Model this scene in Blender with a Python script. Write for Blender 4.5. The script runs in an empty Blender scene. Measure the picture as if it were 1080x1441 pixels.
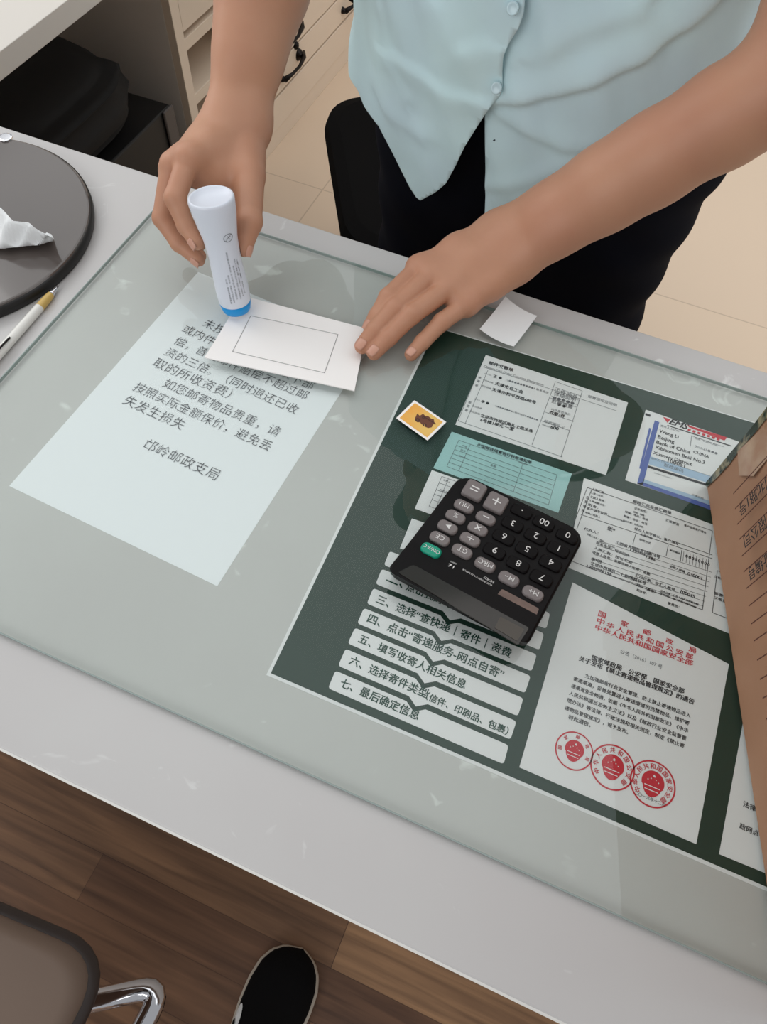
import bpy, bmesh, math, random
import numpy as np
from mathutils import Vector, Matrix
from mathutils.bvhtree import BVHTree

scene = bpy.context.scene
COL = scene.collection
random.seed(7)

# ------------------------------------------------------------------ camera, world, lights, exposure
F_PX, CW, CH = 1002.18, 1080.0, 1441.0
CAM = np.array([[0.92140017, -0.35465993, 0.15886492],
                [0.38644283, 0.79302894, -0.47092149],
                [0.04103250, 0.49529935, 0.86775278]])
CPOS = np.array([0.0, 0.0, 1.30])
cam = bpy.data.cameras.new('camera')
cam.sensor_fit = 'VERTICAL'; cam.sensor_height = 36.0; cam.lens = F_PX * 36.0 / CH
cam.clip_start = 0.01; cam.clip_end = 50
camo = bpy.data.objects.new('camera', cam); COL.objects.link(camo)
camo.matrix_world = Matrix([[*CAM[i], CPOS[i]] for i in range(3)] + [[0, 0, 0, 1]])
scene.camera = camo

world = bpy.data.worlds.new('world'); scene.world = world; world.use_nodes = True
bg = world.node_tree.nodes['Background']
bg.inputs[0].default_value = (0.95, 0.97, 1.0, 1); bg.inputs[1].default_value = 0.42

def area(name, loc, target, size, power, col=(1, 1, 1)):
    l = bpy.data.lights.new(name, 'AREA'); l.shape = 'RECTANGLE'; l.size, l.size_y = size
    l.energy = power; l.color = col
    o = bpy.data.objects.new(name, l); COL.objects.link(o); o.location = loc
    o.rotation_euler = (Vector(target) - Vector(loc)).to_track_quat('-Z', 'Y').to_euler()
    return o
area('window_light', (-2.5, 0.7, 1.9), (-0.1, 0.4, 0.76), (1.6, 1.4), 13, (1.0, 0.99, 0.97))
area('ceiling_panel', (-0.5, 1.85, 2.8), (-0.5, 1.85, 0.0), (5.8, 3.3), 60, (0.98, 1.0, 1.0))
area('shop_window_light', (-1.0, -2.1, 2.2), (-0.2, 0.8, 0.9), (1.8, 1.4), 20, (1.0, 1.0, 1.0))
area('side_fill_light', (2.05, 1.9, 1.5), (-0.6, 1.7, 0.1), (1.3, 1.3), 7, (1.0, 0.95, 0.89))  # added fill, not a known window: brightens the floor and cabinet behind

scene.view_settings.view_transform = 'Standard'
scene.view_settings.look = 'None'
scene.view_settings.exposure = 0.0
scene.view_settings.gamma = 1.0
scene.view_settings.use_curve_mapping = False
scene.cycles.use_denoising = True
scene.cycles.use_adaptive_sampling = False
scene.cycles.max_bounces = 8
scene.cycles.transparent_max_bounces = 16

# ------------------------------------------------------------------ measuring helpers
DT = 0.760           # desk top
GT = 0.765           # top of the glass sheet
def ray(u, v):
    return CAM @ np.array([(u - CW / 2) / F_PX, -(v - CH / 2) / F_PX, -1.0])
def P(u, v, z=DT):
    d = ray(u, v); t = (z - CPOS[2]) / d[2]; return Vector(CPOS + d * t)
def PY(u, v, y):
    d = ray(u, v); t = (y - CPOS[1]) / d[1]; return Vector(CPOS + d * t)
def PX(u, v, x):
    d = ray(u, v); t = (x - CPOS[0]) / d[0]; return Vector(CPOS + d * t)
def PP(u, v, o, n):
    d = ray(u, v); o = np.array(o); n = np.array(n)
    t = np.dot(o - CPOS, n) / np.dot(d, n); return Vector(CPOS + d * t)

# ------------------------------------------------------------------ materials
def srgb(r, g, b):
    f = lambda c: c / 12.92 if c <= 0.04045 else ((c + 0.055) / 1.055) ** 2.4
    return (f(r / 255), f(g / 255), f(b / 255), 1)
def mat(name, col, rough=0.5, metal=0.0, spec=0.5, noise=None, bump=None, sss=0.0, coat=0.0):
    """noise=(scale, second colour, lo, hi)  bump=(scale, strength)"""
    m = bpy.data.materials.new(name); m.use_nodes = True
    nt = m.node_tree; b = nt.nodes['Principled BSDF']
    b.inputs['Base Color'].default_value = col
    b.inputs['Roughness'].default_value = rough
    b.inputs['Metallic'].default_value = metal
    b.inputs['Specular IOR Level'].default_value = spec
    if coat: b.inputs['Coat Weight'].default_value = coat; b.inputs['Coat Roughness'].default_value = 0.05
    if sss:
        b.inputs['Subsurface Weight'].default_value = sss
        b.inputs['Subsurface Radius'].default_value = (0.012, 0.005, 0.003)
        b.inputs['Subsurface Scale'].default_value = 0.6
    tc = nt.nodes.new('ShaderNodeTexCoord')
    if noise:
        n = nt.nodes.new('ShaderNodeTexNoise'); n.inputs['Scale'].default_value = noise[0]; n.inputs['Detail'].default_value = 5
        r = nt.nodes.new('ShaderNodeMapRange'); r.inputs[1].default_value = noise[2]; r.inputs[2].default_value = noise[3]
        x = nt.nodes.new('ShaderNodeMix'); x.data_type = 'RGBA'
        x.inputs[6].default_value = col; x.inputs[7].default_value = noise[1]
        nt.links.new(tc.outputs['Object'], n.inputs['Vector']); nt.links.new(n.outputs['Fac'], r.inputs[0])
        nt.links.new(r.outputs[0], x.inputs[0]); nt.links.new(x.outputs[2], b.inputs['Base Color'])
    if bump:
        n = nt.nodes.new('ShaderNodeTexNoise'); n.inputs['Scale'].default_value = bump[0]; n.inputs['Detail'].default_value = 6
        q = nt.nodes.new('ShaderNodeBump'); q.inputs['Strength'].default_value = bump[1]; q.inputs['Distance'].default_value = 0.002
        nt.links.new(tc.outputs['Object'], n.inputs['Vector']); nt.links.new(n.outputs['Fac'], q.inputs['Height'])
        nt.links.new(q.outputs[0], b.inputs['Normal'])
    return m

def glass_mat(name, tint, rough=0.02):
    m = bpy.data.materials.new(name); m.use_nodes = True; nt = m.node_tree
    for n in list(nt.nodes): nt.nodes.remove(n)
    out = nt.nodes.new('ShaderNodeOutputMaterial'); mx = nt.nodes.new('ShaderNodeMixShader')
    tr = nt.nodes.new('ShaderNodeBsdfTransparent'); tr.inputs[0].default_value = tint
    gl = nt.nodes.new('ShaderNodeBsdfGlossy'); gl.inputs['Roughness'].default_value = rough * 0
    fr = nt.nodes.new('ShaderNodeFresnel'); fr.inputs[0].default_value = 1.5
    geo = nt.nodes.new('ShaderNodeNewGeometry'); sub = nt.nodes.new('ShaderNodeMath'); sub.operation = 'SUBTRACT'; sub.inputs[0].default_value = 1.0
    mul = nt.nodes.new('ShaderNodeMath'); mul.operation = 'MULTIPLY'
    nt.links.new(geo.outputs['Backfacing'], sub.inputs[1]); nt.links.new(sub.outputs[0], mul.inputs[0]); nt.links.new(fr.outputs[0], mul.inputs[1])
    nt.links.new(mul.outputs[0], mx.inputs[0]); nt.links.new(tr.outputs[0], mx.inputs[1])
    nt.links.new(gl.outputs[0], mx.inputs[2]); nt.links.new(mx.outputs[0], out.inputs[0])
    return m

def stone_mat():
    m = mat('desk_stone', srgb(206, 203, 201), 0.32)
    nt = m.node_tree; b = nt.nodes['Principled BSDF']
    tc = nt.nodes.new('ShaderNodeTexCoord')
    n1 = nt.nodes.new('ShaderNodeTexNoise'); n1.inputs['Scale'].default_value = 6; n1.inputs['Detail'].default_value = 3
    x1 = nt.nodes.new('ShaderNodeMix'); x1.data_type = 'RGBA'
    x1.inputs[6].default_value = srgb(191, 187, 186); x1.inputs[7].default_value = srgb(202, 201, 199)
    n2 = nt.nodes.new('ShaderNodeTexNoise'); n2.inputs['Scale'].default_value = 26; n2.inputs['Detail'].default_value = 4; n2.inputs['Distortion'].default_value = 1.2
    r2 = nt.nodes.new('ShaderNodeValToRGB')
    r2.color_ramp.elements[0].position = 0.66; r2.color_ramp.elements[0].color = (0, 0, 0, 1)
    r2.color_ramp.elements[1].position = 0.74; r2.color_ramp.elements[1].color = (1, 1, 1, 1)
    x2 = nt.nodes.new('ShaderNodeMix'); x2.data_type = 'RGBA'; x2.inputs[7].default_value = srgb(222, 222, 220)
    for n in (n1, n2): nt.links.new(tc.outputs['Object'], n.inputs['Vector'])
    nt.links.new(n1.outputs['Fac'], x1.inputs[0]); nt.links.new(x1.outputs[2], x2.inputs[6])
    nt.links.new(n2.outputs['Fac'], r2.inputs[0]); nt.links.new(r2.outputs[0], x2.inputs[0])
    nt.links.new(x2.outputs[2], b.inputs['Base Color'])
    return m

def wood_mat():
    m = mat('floor_wood', srgb(110, 84, 62), 0.45); nt = m.node_tree; b = nt.nodes['Principled BSDF']
    tc = nt.nodes.new('ShaderNodeTexCoord')
    br = nt.nodes.new('ShaderNodeTexBrick'); br.inputs['Scale'].default_value = 1.0
    br.inputs['Brick Width'].default_value = 1.1; br.inputs['Row Height'].default_value = 0.072
    br.inputs['Mortar Size'].default_value = 0.0007; br.inputs['Mortar Smooth'].default_value = 0.3
    br.inputs['Color1'].default_value = srgb(172, 136, 104); br.inputs['Color2'].default_value = srgb(108, 78, 60)
    br.inputs['Mortar'].default_value = srgb(96, 70, 54); br.offset = 0.37
    mp = nt.nodes.new('ShaderNodeMapping'); mp.inputs['Scale'].default_value = (1.1, 20, 1)
    n = nt.nodes.new('ShaderNodeTexNoise'); n.inputs['Scale'].default_value = 3; n.inputs['Detail'].default_value = 6; n.inputs['Distortion'].default_value = 0.6
    rp = nt.nodes.new('ShaderNodeValToRGB')
    rp.color_ramp.elements[0].position = 0.3; rp.color_ramp.elements[0].color = (0.55, 0.5, 0.47, 1)
    rp.color_ramp.elements[1].position = 0.72; rp.color_ramp.elements[1].color = (1.45, 1.38, 1.25, 1)
    x = nt.nodes.new('ShaderNodeMix'); x.data_type = 'RGBA'; x.blend_type = 'MULTIPLY'; x.inputs[0].default_value = 1.0
    nt.links.new(tc.outputs['Object'], br.inputs['Vector']); nt.links.new(tc.outputs['Object'], mp.inputs['Vector'])
    nt.links.new(mp.outputs[0], n.inputs['Vector']); nt.links.new(n.outputs['Fac'], rp.inputs[0])
    nt.links.new(br.outputs['Color'], x.inputs[6]); nt.links.new(rp.outputs[0], x.inputs[7])
    nt.links.new(x.outputs[2], b.inputs['Base Color'])
    return m

def tile_mat():
    m = mat('floor_tile', srgb(206, 187, 166), 0.25); nt = m.node_tree; b = nt.nodes['Principled BSDF']
    tc = nt.nodes.new('ShaderNodeTexCoord')
    br = nt.nodes.new('ShaderNodeTexBrick'); br.inputs['Scale'].default_value = 1.0; br.offset = 0
    br.inputs['Brick Width'].default_value = 0.8; br.inputs['Row Height'].default_value = 0.8
    br.inputs['Mortar Size'].default_value = 0.002
    br.inputs['Color1'].default_value = srgb(228, 206, 182); br.inputs['Color2'].default_value = srgb(226, 204, 181)
    br.inputs['Mortar'].default_value = srgb(204, 182, 160)
    nt.links.new(tc.outputs['Object'], br.inputs['Vector']); nt.links.new(br.outputs['Color'], b.inputs['Base Color'])
    return m

def skin_mat():
    m = mat('skin', srgb(196, 145, 115), 0.5, noise=(9, srgb(186, 130, 103), 0.35, 0.75), bump=(220, 0.08), sss=0.12)
    return m

M = dict(
    stone=stone_mat(), wood=wood_mat(), tile=tile_mat(), skin=skin_mat(),
    glass=glass_mat('sheet_glass', (0.948, 0.968, 0.956, 1)),
    glass_edge=mat('sheet_glass_edge', srgb(146, 160, 156), 0.2),
    desk_edge=mat('desk_edge_band', srgb(222, 220, 215), 0.4),
    panel=mat('white_panel', srgb(214, 208, 200), 0.45),
    cab=mat('cream_cabinet', srgb(232, 214, 194), 0.4),
    cab_dark=mat('cabinet_inside', srgb(214, 204, 196), 0.6),
    gap=mat('dark_gap', srgb(150, 132, 116), 0.7),
    grey_side=mat('grey_side', srgb(226, 218, 210), 0.6),
    iron=mat('black_iron', srgb(24, 18, 16), 0.35, 0.6),
    paper=mat('white_paper', srgb(238, 240, 240), 0.7),
    paper_blue=mat('office_paper', srgb(244, 245, 249), 0.7),
    card=mat('printed_card', srgb(236, 234, 236), 0.7),
    teal=mat('teal_form_paper', srgb(166, 207, 207), 0.7),
    green=mat('green_print', srgb(20, 56, 44), 0.55, noise=(3, srgb(17, 49, 39), 0.3, 0.7)),
    ink=mat('black_ink', srgb(34, 35, 40), 0.8),
    ink_thin=mat('thin_grey_ink', srgb(62, 64, 72), 0.8),
    ink_grey=mat('grey_ink', srgb(112, 114, 120), 0.8),
    ink_green=mat('green_ink', srgb(24, 70, 58), 0.8),
    ink_red=mat('red_ink', srgb(206, 46, 62), 0.8),
    ink_blue=mat('blue_ink', srgb(84, 104, 176), 0.8),
    ink_light=mat('pale_blue_ink', srgb(172, 196, 222), 0.8),
    ink_brown=mat('brown_ink', srgb(84, 44, 34), 0.8),
    env=mat('envelope_paper', srgb(254, 250, 247), 0.65),
    kraft=mat('kraft_card', srgb(168, 127, 99), 0.7, noise=(14, srgb(160, 119, 91), 0.3, 0.7), bump=(60, 0.15)),
    tape=mat('green_tape', srgb(44, 56, 44), 0.25, noise=(60, srgb(150, 140, 110), 0.5, 0.6)),
    tape_clear=mat('clear_tape', srgb(190, 160, 132), 0.15, noise=(30, srgb(172, 132, 104), 0.4, 0.6)),
    shirt=mat('shirt_cloth', srgb(216, 245, 248), 0.8, noise=(7, srgb(208, 233, 243), 0.35, 0.7), bump=(26, 0.35)),
    button=mat('pearl_button', srgb(196, 220, 226), 0.15),
    ink_stain=mat('pen_mark', srgb(40, 46, 60), 0.8),
    pants=mat('navy_cloth', srgb(15, 17, 26), 0.95, spec=0.1),
    black_cloth=mat('black_cloth', srgb(14, 13, 13), 0.95, spec=0.1),
    hair=mat('black_hair', srgb(22, 18, 16), 0.5),
    nail=mat('fingernail', srgb(208, 156, 134), 0.3),
    eye=mat('eye_white', srgb(230, 226, 220), 0.2), iris=mat('iris_brown', srgb(40, 26, 18), 0.2), lip=mat('lip', srgb(176, 96, 90), 0.4),
    calc=mat('calculator_plastic', srgb(13, 10, 11), 0.5, spec=.18),
    key_black=mat('black_key', srgb(13, 10, 11), 0.55, spec=.15),
    key_grey=mat('grey_key', srgb(122, 114, 113), 0.45),
    key_green=mat('green_key', srgb(0, 152, 122), 0.4),
    screen=mat('calculator_screen', srgb(42, 36, 30), 0.12),
    lcd=mat('calculator_lcd', srgb(66, 58, 48), 0.2),
    solar=mat('solar_cell', srgb(92, 68, 58), 0.15, noise=(60, srgb(110, 84, 72), 0.4, 0.6)),
    white_ink=mat('white_legend', srgb(222, 220, 218), 0.6),
    bottle=mat('bottle_plastic', srgb(226, 230, 240), 0.3, sss=0.0),
    blue=mat('blue_plastic', srgb(10, 150, 222), 0.35),
    disc=mat('black_gloss', srgb(84, 76, 72), 0.15, coat=0.4),
    disc_rim=mat('black_rubber', srgb(16, 14, 13), 0.5),
    chrome=mat('chrome', srgb(220, 220, 224), 0.08, 1.0),
    leather=mat('brown_leather', srgb(128, 108, 94), 0.55, bump=(80, 0.1)),
    dark_trim=mat('dark_trim', srgb(58, 48, 44), 0.5),
    pen_white=mat('pen_barrel', srgb(232, 230, 224), 0.3),
    pen_gold=mat('pen_gold', srgb(206, 172, 96), 0.35),
    stamp_orange=mat('stamp_orange', srgb(244, 172, 72), 0.6, noise=(40, srgb(238, 196, 108), 0.35, 0.65)),
    stamp_brown=mat('stamp_brown', srgb(108, 62, 44), 0.6),
    stamp_dark=mat('stamp_dark_brown', srgb(72, 42, 34), 0.6),
    bag=mat('black_bag_cloth', srgb(16, 14, 14), 0.8, bump=(40, 0.3)),
    pc=mat('black_case', srgb(18, 17, 17), 0.5), pc_front=mat('grey_case_edge', srgb(78, 72, 70), 0.4),
    sole=mat('white_sole', srgb(200, 188, 172), 0.6), shoe=mat('black_canvas', srgb(14, 13, 14), 0.9, spec=0.15),
    wall=mat('wall_paint', srgb(214, 208, 200), 0.8),
)

# ------------------------------------------------------------------ object helpers
def link_mesh(name, verts, faces, mats, parent=None, smooth=False, mat_idx=None):
    me = bpy.data.meshes.new(name)
    me.from_pydata([tuple(v) for v in verts], [], [tuple(f) for f in faces])
    for m in (mats if isinstance(mats, (list, tuple)) else [mats]): me.materials.append(m)
    if mat_idx is not None: me.polygons.foreach_set('material_index', mat_idx)
    if smooth: me.polygons.foreach_set('use_smooth', [True] * len(me.polygons))
    me.update()
    o = bpy.data.objects.new(name, me); COL.objects.link(o)
    if parent: put(o, parent)
    return o
def put(o, parent):
    o.parent = parent
    o.matrix_parent_inverse = wm(parent).inverted()
def wm(o):
    m = Matrix.LocRotScale(o.location, o.rotation_euler, o.scale)
    return m if o.parent is None else wm(o.parent) @ o.matrix_parent_inverse @ m
def bm_obj(name, bm, mats, parent=None, smooth=False, bevel=0, seg=2):
    if bevel:
        bmesh.ops.bevel(bm, geom=[e for e in bm.edges if len(e.link_faces) == 2 and e.calc_face_angle(0) > 0.5],
                        offset=bevel, segments=seg, profile=0.5, affect='EDGES', clamp_overlap=True)
    me = bpy.data.meshes.new(name); bmesh.ops.recalc_face_normals(bm, faces=bm.faces); bm.to_mesh(me); bm.free()
    for m in (mats if isinstance(mats, (list, tuple)) else [mats]): me.materials.append(m)
    if smooth: me.polygons.foreach_set('use_smooth', [True] * len(me.polygons))
    o = bpy.data.objects.new(name, me); COL.objects.link(o)
    if parent: put(o, parent)
    return o
def empty(name, loc, label, cat, group=None):
    o = bpy.data.objects.new(name, None); COL.objects.link(o); o.location = loc; o.empty_display_size = 0.05
    return tag(o, label, cat, group)
def tag(o, label, cat, group=None):
    o['label'] = label; o['category'] = cat
    if group: o['group'] = group
    return o
def box(bm, lo, hi, mtx=None):
    r = bmesh.ops.create_cube(bm, size=1.0)
    lo, hi = Vector(lo), Vector(hi); c = (lo + hi) / 2; s = hi - lo
    for v in r['verts']:
        p = Vector((v.co.x * s.x, v.co.y * s.y, v.co.z * s.z)) + c
        v.co = mtx @ p if mtx else p
    return r['verts']
def prism(bm, pts, up):
    """extrude a planar polygon (list of Vectors) by vector up"""
    a = [bm.verts.new(p) for p in pts]; b = [bm.verts.new(Vector(p) + Vector(up)) for p in pts]
    n = len(pts)
    bm.faces.new(a[::-1]); bm.faces.new(b)
    for i in range(n): bm.faces.new((a[i], a[(i + 1) % n], b[(i + 1) % n], b[i]))
def tube(bm, pts, r, seg=12, cap=True):
    pts = [Vector(p) for p in pts]; rings = []
    rr = r if isinstance(r, (list, tuple)) else [r] * len(pts)
    prev = None
    for i, p in enumerate(pts):
        t = (pts[min(i + 1, len(pts) - 1)] - pts[max(i - 1, 0)]).normalized()
        if prev is None:
            a = t.orthogonal().normalized()
        else:
            a = (prev - t * prev.dot(t)).normalized()
        prev = a; b = t.cross(a)
        rings.append([bm.verts.new(p + (a * math.cos(k * 2 * math.pi / seg) + b * math.sin(k * 2 * math.pi / seg)) * rr[i]) for k in range(seg)])
    for i in range(len(rings) - 1):
        for k in range(seg):
            bm.faces.new((rings[i][k], rings[i][(k + 1) % seg], rings[i + 1][(k + 1) % seg], rings[i + 1][k]))
    if cap:
        bm.faces.new(rings[0][::-1]); bm.faces.new(rings[-1])
def lathe(bm, prof, o, ax, seg=48):
    """prof: list of (height along axis, radius)"""
    o, ax = Vector(o), Vector(ax).normalized(); a = ax.orthogonal().normalized(); b = ax.cross(a); rings = []
    for h, r in prof:
        c = o + ax * h
        if r < 1e-6: rings.append([bm.verts.new(c)])
        else: rings.append([bm.verts.new(c + (a * math.cos(k * 2 * math.pi / seg) + b * math.sin(k * 2 * math.pi / seg)) * r) for k in range(seg)])
    for i in range(len(rings) - 1):
        A, B = rings[i], rings[i + 1]
        for k in range(seg):
            q = (k + 1) % seg
            if len(A) == 1 and len(B) == 1: continue
            if len(A) == 1: bm.faces.new((A[0], B[q], B[k]))
            elif len(B) == 1: bm.faces.new((A[k], A[q], B[0]))
            else: bm.faces.new((A[k], A[q], B[q], B[k]))
def rounded(pts, r, n=5):
    """round the corners of a convex planar polygon of Vectors"""
    out = []; N = len(pts)
    for i in range(N):
        p0, p, p1 = Vector(pts[i - 1]), Vector(pts[i]), Vector(pts[(i + 1) % N])
        ri = r[i] if isinstance(r, (list, tuple)) else r
        if ri <= 0: out.append(p); continue
        d0, d1 = (p0 - p).normalized(), (p1 - p).normalized()
        a, b = p + d0 * ri, p + d1 * ri
        for k in range(n + 1):
            t = k / n; out.append(a * (1 - t) ** 2 + p * 2 * t * (1 - t) + b * t * t)
    return out

# ------------------------------------------------------------------ printing: lettering and rules as meshes
_cu = bpy.data.curves.new('lettering', 'FONT'); _to = bpy.data.objects.new('lettering', _cu); COL.objects.link(_to)
_cu.resolution_u = 3
_cache = {}
def glyphs(s, thin=0.0):
    k = (s, thin)
    if k not in _cache:
        _cu.body = s; _cu.offset = -thin; _cu.size = 1.0
        bpy.context.view_layer.update()
        ev = _to.evaluated_get(bpy.context.evaluated_depsgraph_get()); me = ev.to_mesh()
        v = [w.co.copy() for w in me.vertices]; f = [tuple(p.vertices) for p in me.polygons]
        ev.to_mesh_clear(); _cache[k] = (v, f)
    return _cache[k]
class Print:
    def __init__(s): s.v = []; s.f = []
    def add(s, vs, fs):
        n = len(s.v); s.v += vs; s.f += [tuple(i + n for i in f) for f in fs]
    def text(s, body, O, ex, ey, bold=0.0, width=None, height=None, center=False):
        """O baseline start, ex/ey unit vectors; width fits the line, else height is the em size; bold = stroke widening in em"""
        v, f = glyphs(body, max(-bold, 0.0))
        if not v: return
        x0 = min(p.x for p in v); x1 = max(p.x for p in v)
        sx = width / max(x1 - x0, 1e-6) if width else height
        sy = height if height else sx
        y0 = 0
        if center: x0 = (x0 + x1) / 2; y0 = (min(p.y for p in v) + max(p.y for p in v)) / 2
        nz = ex.cross(ey).normalized() * 1.5e-5
        for q, (dx, dy) in enumerate(((0, 0),) if bold <= 0 else ((-bold, 0), (bold, 0), (0, bold * .6), (0, -bold * .6))):
            s.add([O + nz * q + ex * ((p.x - x0 + dx) * sx) + ey * ((p.y - y0 + dy) * sy) for p in v], f)
    def px(s, body, u0, v0, u1, v1, z, bold=0.0, h=None, em=None, sq=1.0):
        """a line of lettering from one measured end of its baseline to the other, on the level z; em = largest letter size (the words repeat to fill), sq = squat letters"""
        a, b = P(u0, v0, z), P(u1, v1, z); L = (b - a).length; ex = (b - a).normalized(); ey = Vector((0, 0, 1)).cross(ex)
        if em:
            w = max(p.x for p in glyphs(body)[0]) * em
            n = max(1, round(L / w))
            body = body * n
        v = glyphs(body)[0]; sx = L / max(max(p.x for p in v) - min(p.x for p in v), 1e-6)
        s.text(body, a, ex, ey, bold, width=L, height=(h or min(sx, em * 1.15 if em else sx) * sq))
    def line(s, a, b, w, n=Vector((0, 0, 1))):
        d = (b - a).normalized(); q = n.cross(d) * (w / 2)
        s.add([a - q, b - q, b + q, a + q], [(0, 1, 2, 3)])
    def lpx(s, u0, v0, u1, v1, z, w=0.0005): s.line(P(u0, v0, z), P(u1, v1, z), w)
    def poly(s, pts): s.add([Vector(p) for p in pts], [tuple(range(len(pts)))])
    def ring(s, c, r0, r1, n=48):
        vs = []; fs = []
        for k in range(n):
            t = 2 * math.pi * k / n; d = Vector((math.cos(t), math.sin(t), 0))
            vs += [c + d * r0, c + d * r1]
        for k in range(n):
            q = (k + 1) % n; fs.append((2 * k, 2 * k + 1, 2 * q + 1, 2 * q))
        s.add(vs, fs)
    def build(s, name, m, parent):
        return link_mesh(name, s.v, s.f, m, parent) if s.v else None
def quad_lerp(q, s, t):
    """q = TL,TR,BR,BL pixel corners -> pixel at (s across, t down) with the sheet's own perspective"""
    a = [P(*c) for c in q]; p = a[0] * (1 - s) * (1 - t) + a[1] * s * (1 - t) + a[2] * s * t + a[3] * (1 - s) * t
    return p
def sheet(name, pts, th, m, parent=None):
    bm = bmesh.new(); prism(bm, pts, (0, 0, th)); return bm_obj(name, bm, m, parent)

# ------------------------------------------------------------------ implicit surfaces for bodies
def smin(a, b, k):
    h = np.clip(0.5 + 0.5 * (b - a) / k, 0, 1); return b * (1 - h) + a * h - k * h * (1 - h)
def cone_d(p, a, b, ra, rb):
    a = np.asarray(a, float); b = np.asarray(b, float); ba = b - a; L = max(ba @ ba, 1e-12)
    t = np.clip(((p - a) @ ba) / L, 0, 1)
    return np.linalg.norm(p - a - t[:, None] * ba, axis=1) - (ra + t * (rb - ra))
def make_sdf(groups):
    """groups: list of (k_join, k_inside, [cones])"""
    def f(p):
        tot = None
        for kj, ki, cones in groups:
            d = None
            for c in cones:
                e = cone_d(p, *c); d = e if d is None else smin(d, e, ki)
            tot = d if tot is None else smin(tot, d, kj)
        return tot
    return f
def surface_net(f, lo, hi, h):
    lo = np.array(lo, float); hi = np.array(hi, float)
    n = np.ceil((hi - lo) / h).astype(int) + 2
    # coarse pass
    s = 5; cn = (n // s) + 2
    cx = [lo[i] + h * s * np.arange(cn[i]) for i in range(3)]
    cg = np.stack(np.meshgrid(*cx, indexing='ij'), -1).reshape(-1, 3)
    cd = f(cg).reshape(cn)
    fi = [np.minimum(np.rint(np.arange(n[i]) / s).astype(int), cn[i] - 1) for i in range(3)]
    D = cd[np.ix_(*fi)].astype(np.float64)
    near = np.abs(D) < h * s * 1.3
    idx = np.argwhere(near)
    pts = lo + idx * h
    out = np.empty(len(pts))
    for i in range(0, len(pts), 400000): out[i:i + 400000] = f(pts[i:i + 400000])
    D[near] = out
    S = D < 0
    c = np.zeros(n - 1, int)
    for dx in (0, 1):
        for dy in (0, 1):
            for dz in (0, 1):
                c += S[dx:n[0] - 1 + dx, dy:n[1] - 1 + dy, dz:n[2] - 1 + dz]
    act = (c > 0) & (c < 8)
    cell = np.argwhere(act); vid = -np.ones(n - 1, int); vid[act] = np.arange(len(cell))
    acc = np.zeros((len(cell), 3)); cnt = np.zeros(len(cell))
    cor = [(a, b, d) for a in (0, 1) for b in (0, 1) for d in (0, 1)]
    for i in range(8):
        for j in range(i + 1, 8):
            if sum(abs(cor[i][k] - cor[j][k]) for k in range(3)) != 1: continue
            A = D[tuple((cell + cor[i]).T)]; B = D[tuple((cell + cor[j]).T)]
            m = (A < 0) != (B < 0); t = np.where(m, A / np.where(m, A - B, 1), 0)
            p = np.array(cor[i]) + t[:, None] * (np.array(cor[j]) - np.array(cor[i]))
            acc[m] += p[m]; cnt[m] += 1
    V = lo + (cell + acc / cnt[:, None]) * h
    faces = []
    for ax in range(3):
        o1, o2 = [(1, 2), (2, 0), (0, 1)][ax]
        sl0 = [slice(None)] * 3; sl1 = [slice(None)] * 3; sl0[ax] = slice(0, -1); sl1[ax] = slice(1, None)
        ch = S[tuple(sl0)] != S[tuple(sl1)]
        e = np.argwhere(ch); e = e[(e[:, o1] > 0) & (e[:, o2] > 0) & (e[:, o1] < n[o1] - 1) & (e[:, o2] < n[o2] - 1)]
        inside = S[tuple(e.T)]
        u1 = np.zeros(3, int); u1[o1] = 1; u2 = np.zeros(3, int); u2[o2] = 1
        q = np.stack([vid[tuple((e - a).T)] for a in (u1 + u2, u2, 0 * u1, u1)], -1)
        q[~inside] = q[~inside][:, ::-1]
        faces.append(q)
    Fq = np.concatenate(faces)
    for _ in range(2):
        d = f(V); g = np.stack([f(V + np.eye(3)[i] * h * .25) - f(V - np.eye(3)[i] * h * .25) for i in range(3)], -1) / (h * .5)
        V = V - np.clip(d, -h, h)[:, None] * g / np.maximum((g * g).sum(1), 0.25)[:, None]
    return V, Fq
def net_obj(name, parts, m, parent=None):
    vs = []; fs = []; n = 0
    for V, Q in parts: vs.append(V); fs.append(Q + n); n += len(V)
    V = np.concatenate(vs); Q = np.concatenate(fs)
    me = bpy.data.meshes.new(name)
    me.vertices.add(len(V)); me.vertices.foreach_set('co', V.ravel())
    me.loops.add(Q.size); me.loops.foreach_set('vertex_index', Q.ravel().astype(np.int32))
    me.polygons.add(len(Q)); me.polygons.foreach_set('loop_start', np.arange(len(Q), dtype=np.int32) * 4)
    me.polygons.foreach_set('use_smooth', [True] * len(Q))
    me.update(calc_edges=True); me.validate()
    me.materials.append(m)
    o = bpy.data.objects.new(name, me); COL.objects.link(o)
    if parent: put(o, parent)
    return o

# ================================================================== SETTING
def structure(o): o['kind'] = 'structure'; return o
bm = bmesh.new(); box(bm, (-2.6, -2.2, -0.05), (2.2, 0.30, 0)); structure(bm_obj('floor', bm, M['wood']))
bm = bmesh.new(); box(bm, (-2.6, 0.30, -0.05), (2.2, 3.6, 0)); structure(bm_obj('floor', bm, M['tile']))
bm = bmesh.new(); box(bm, (-2.6, 3.6, 0), (2.2, 3.7, 2.4)); structure(bm_obj('wall_back', bm, M['wall']))

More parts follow.
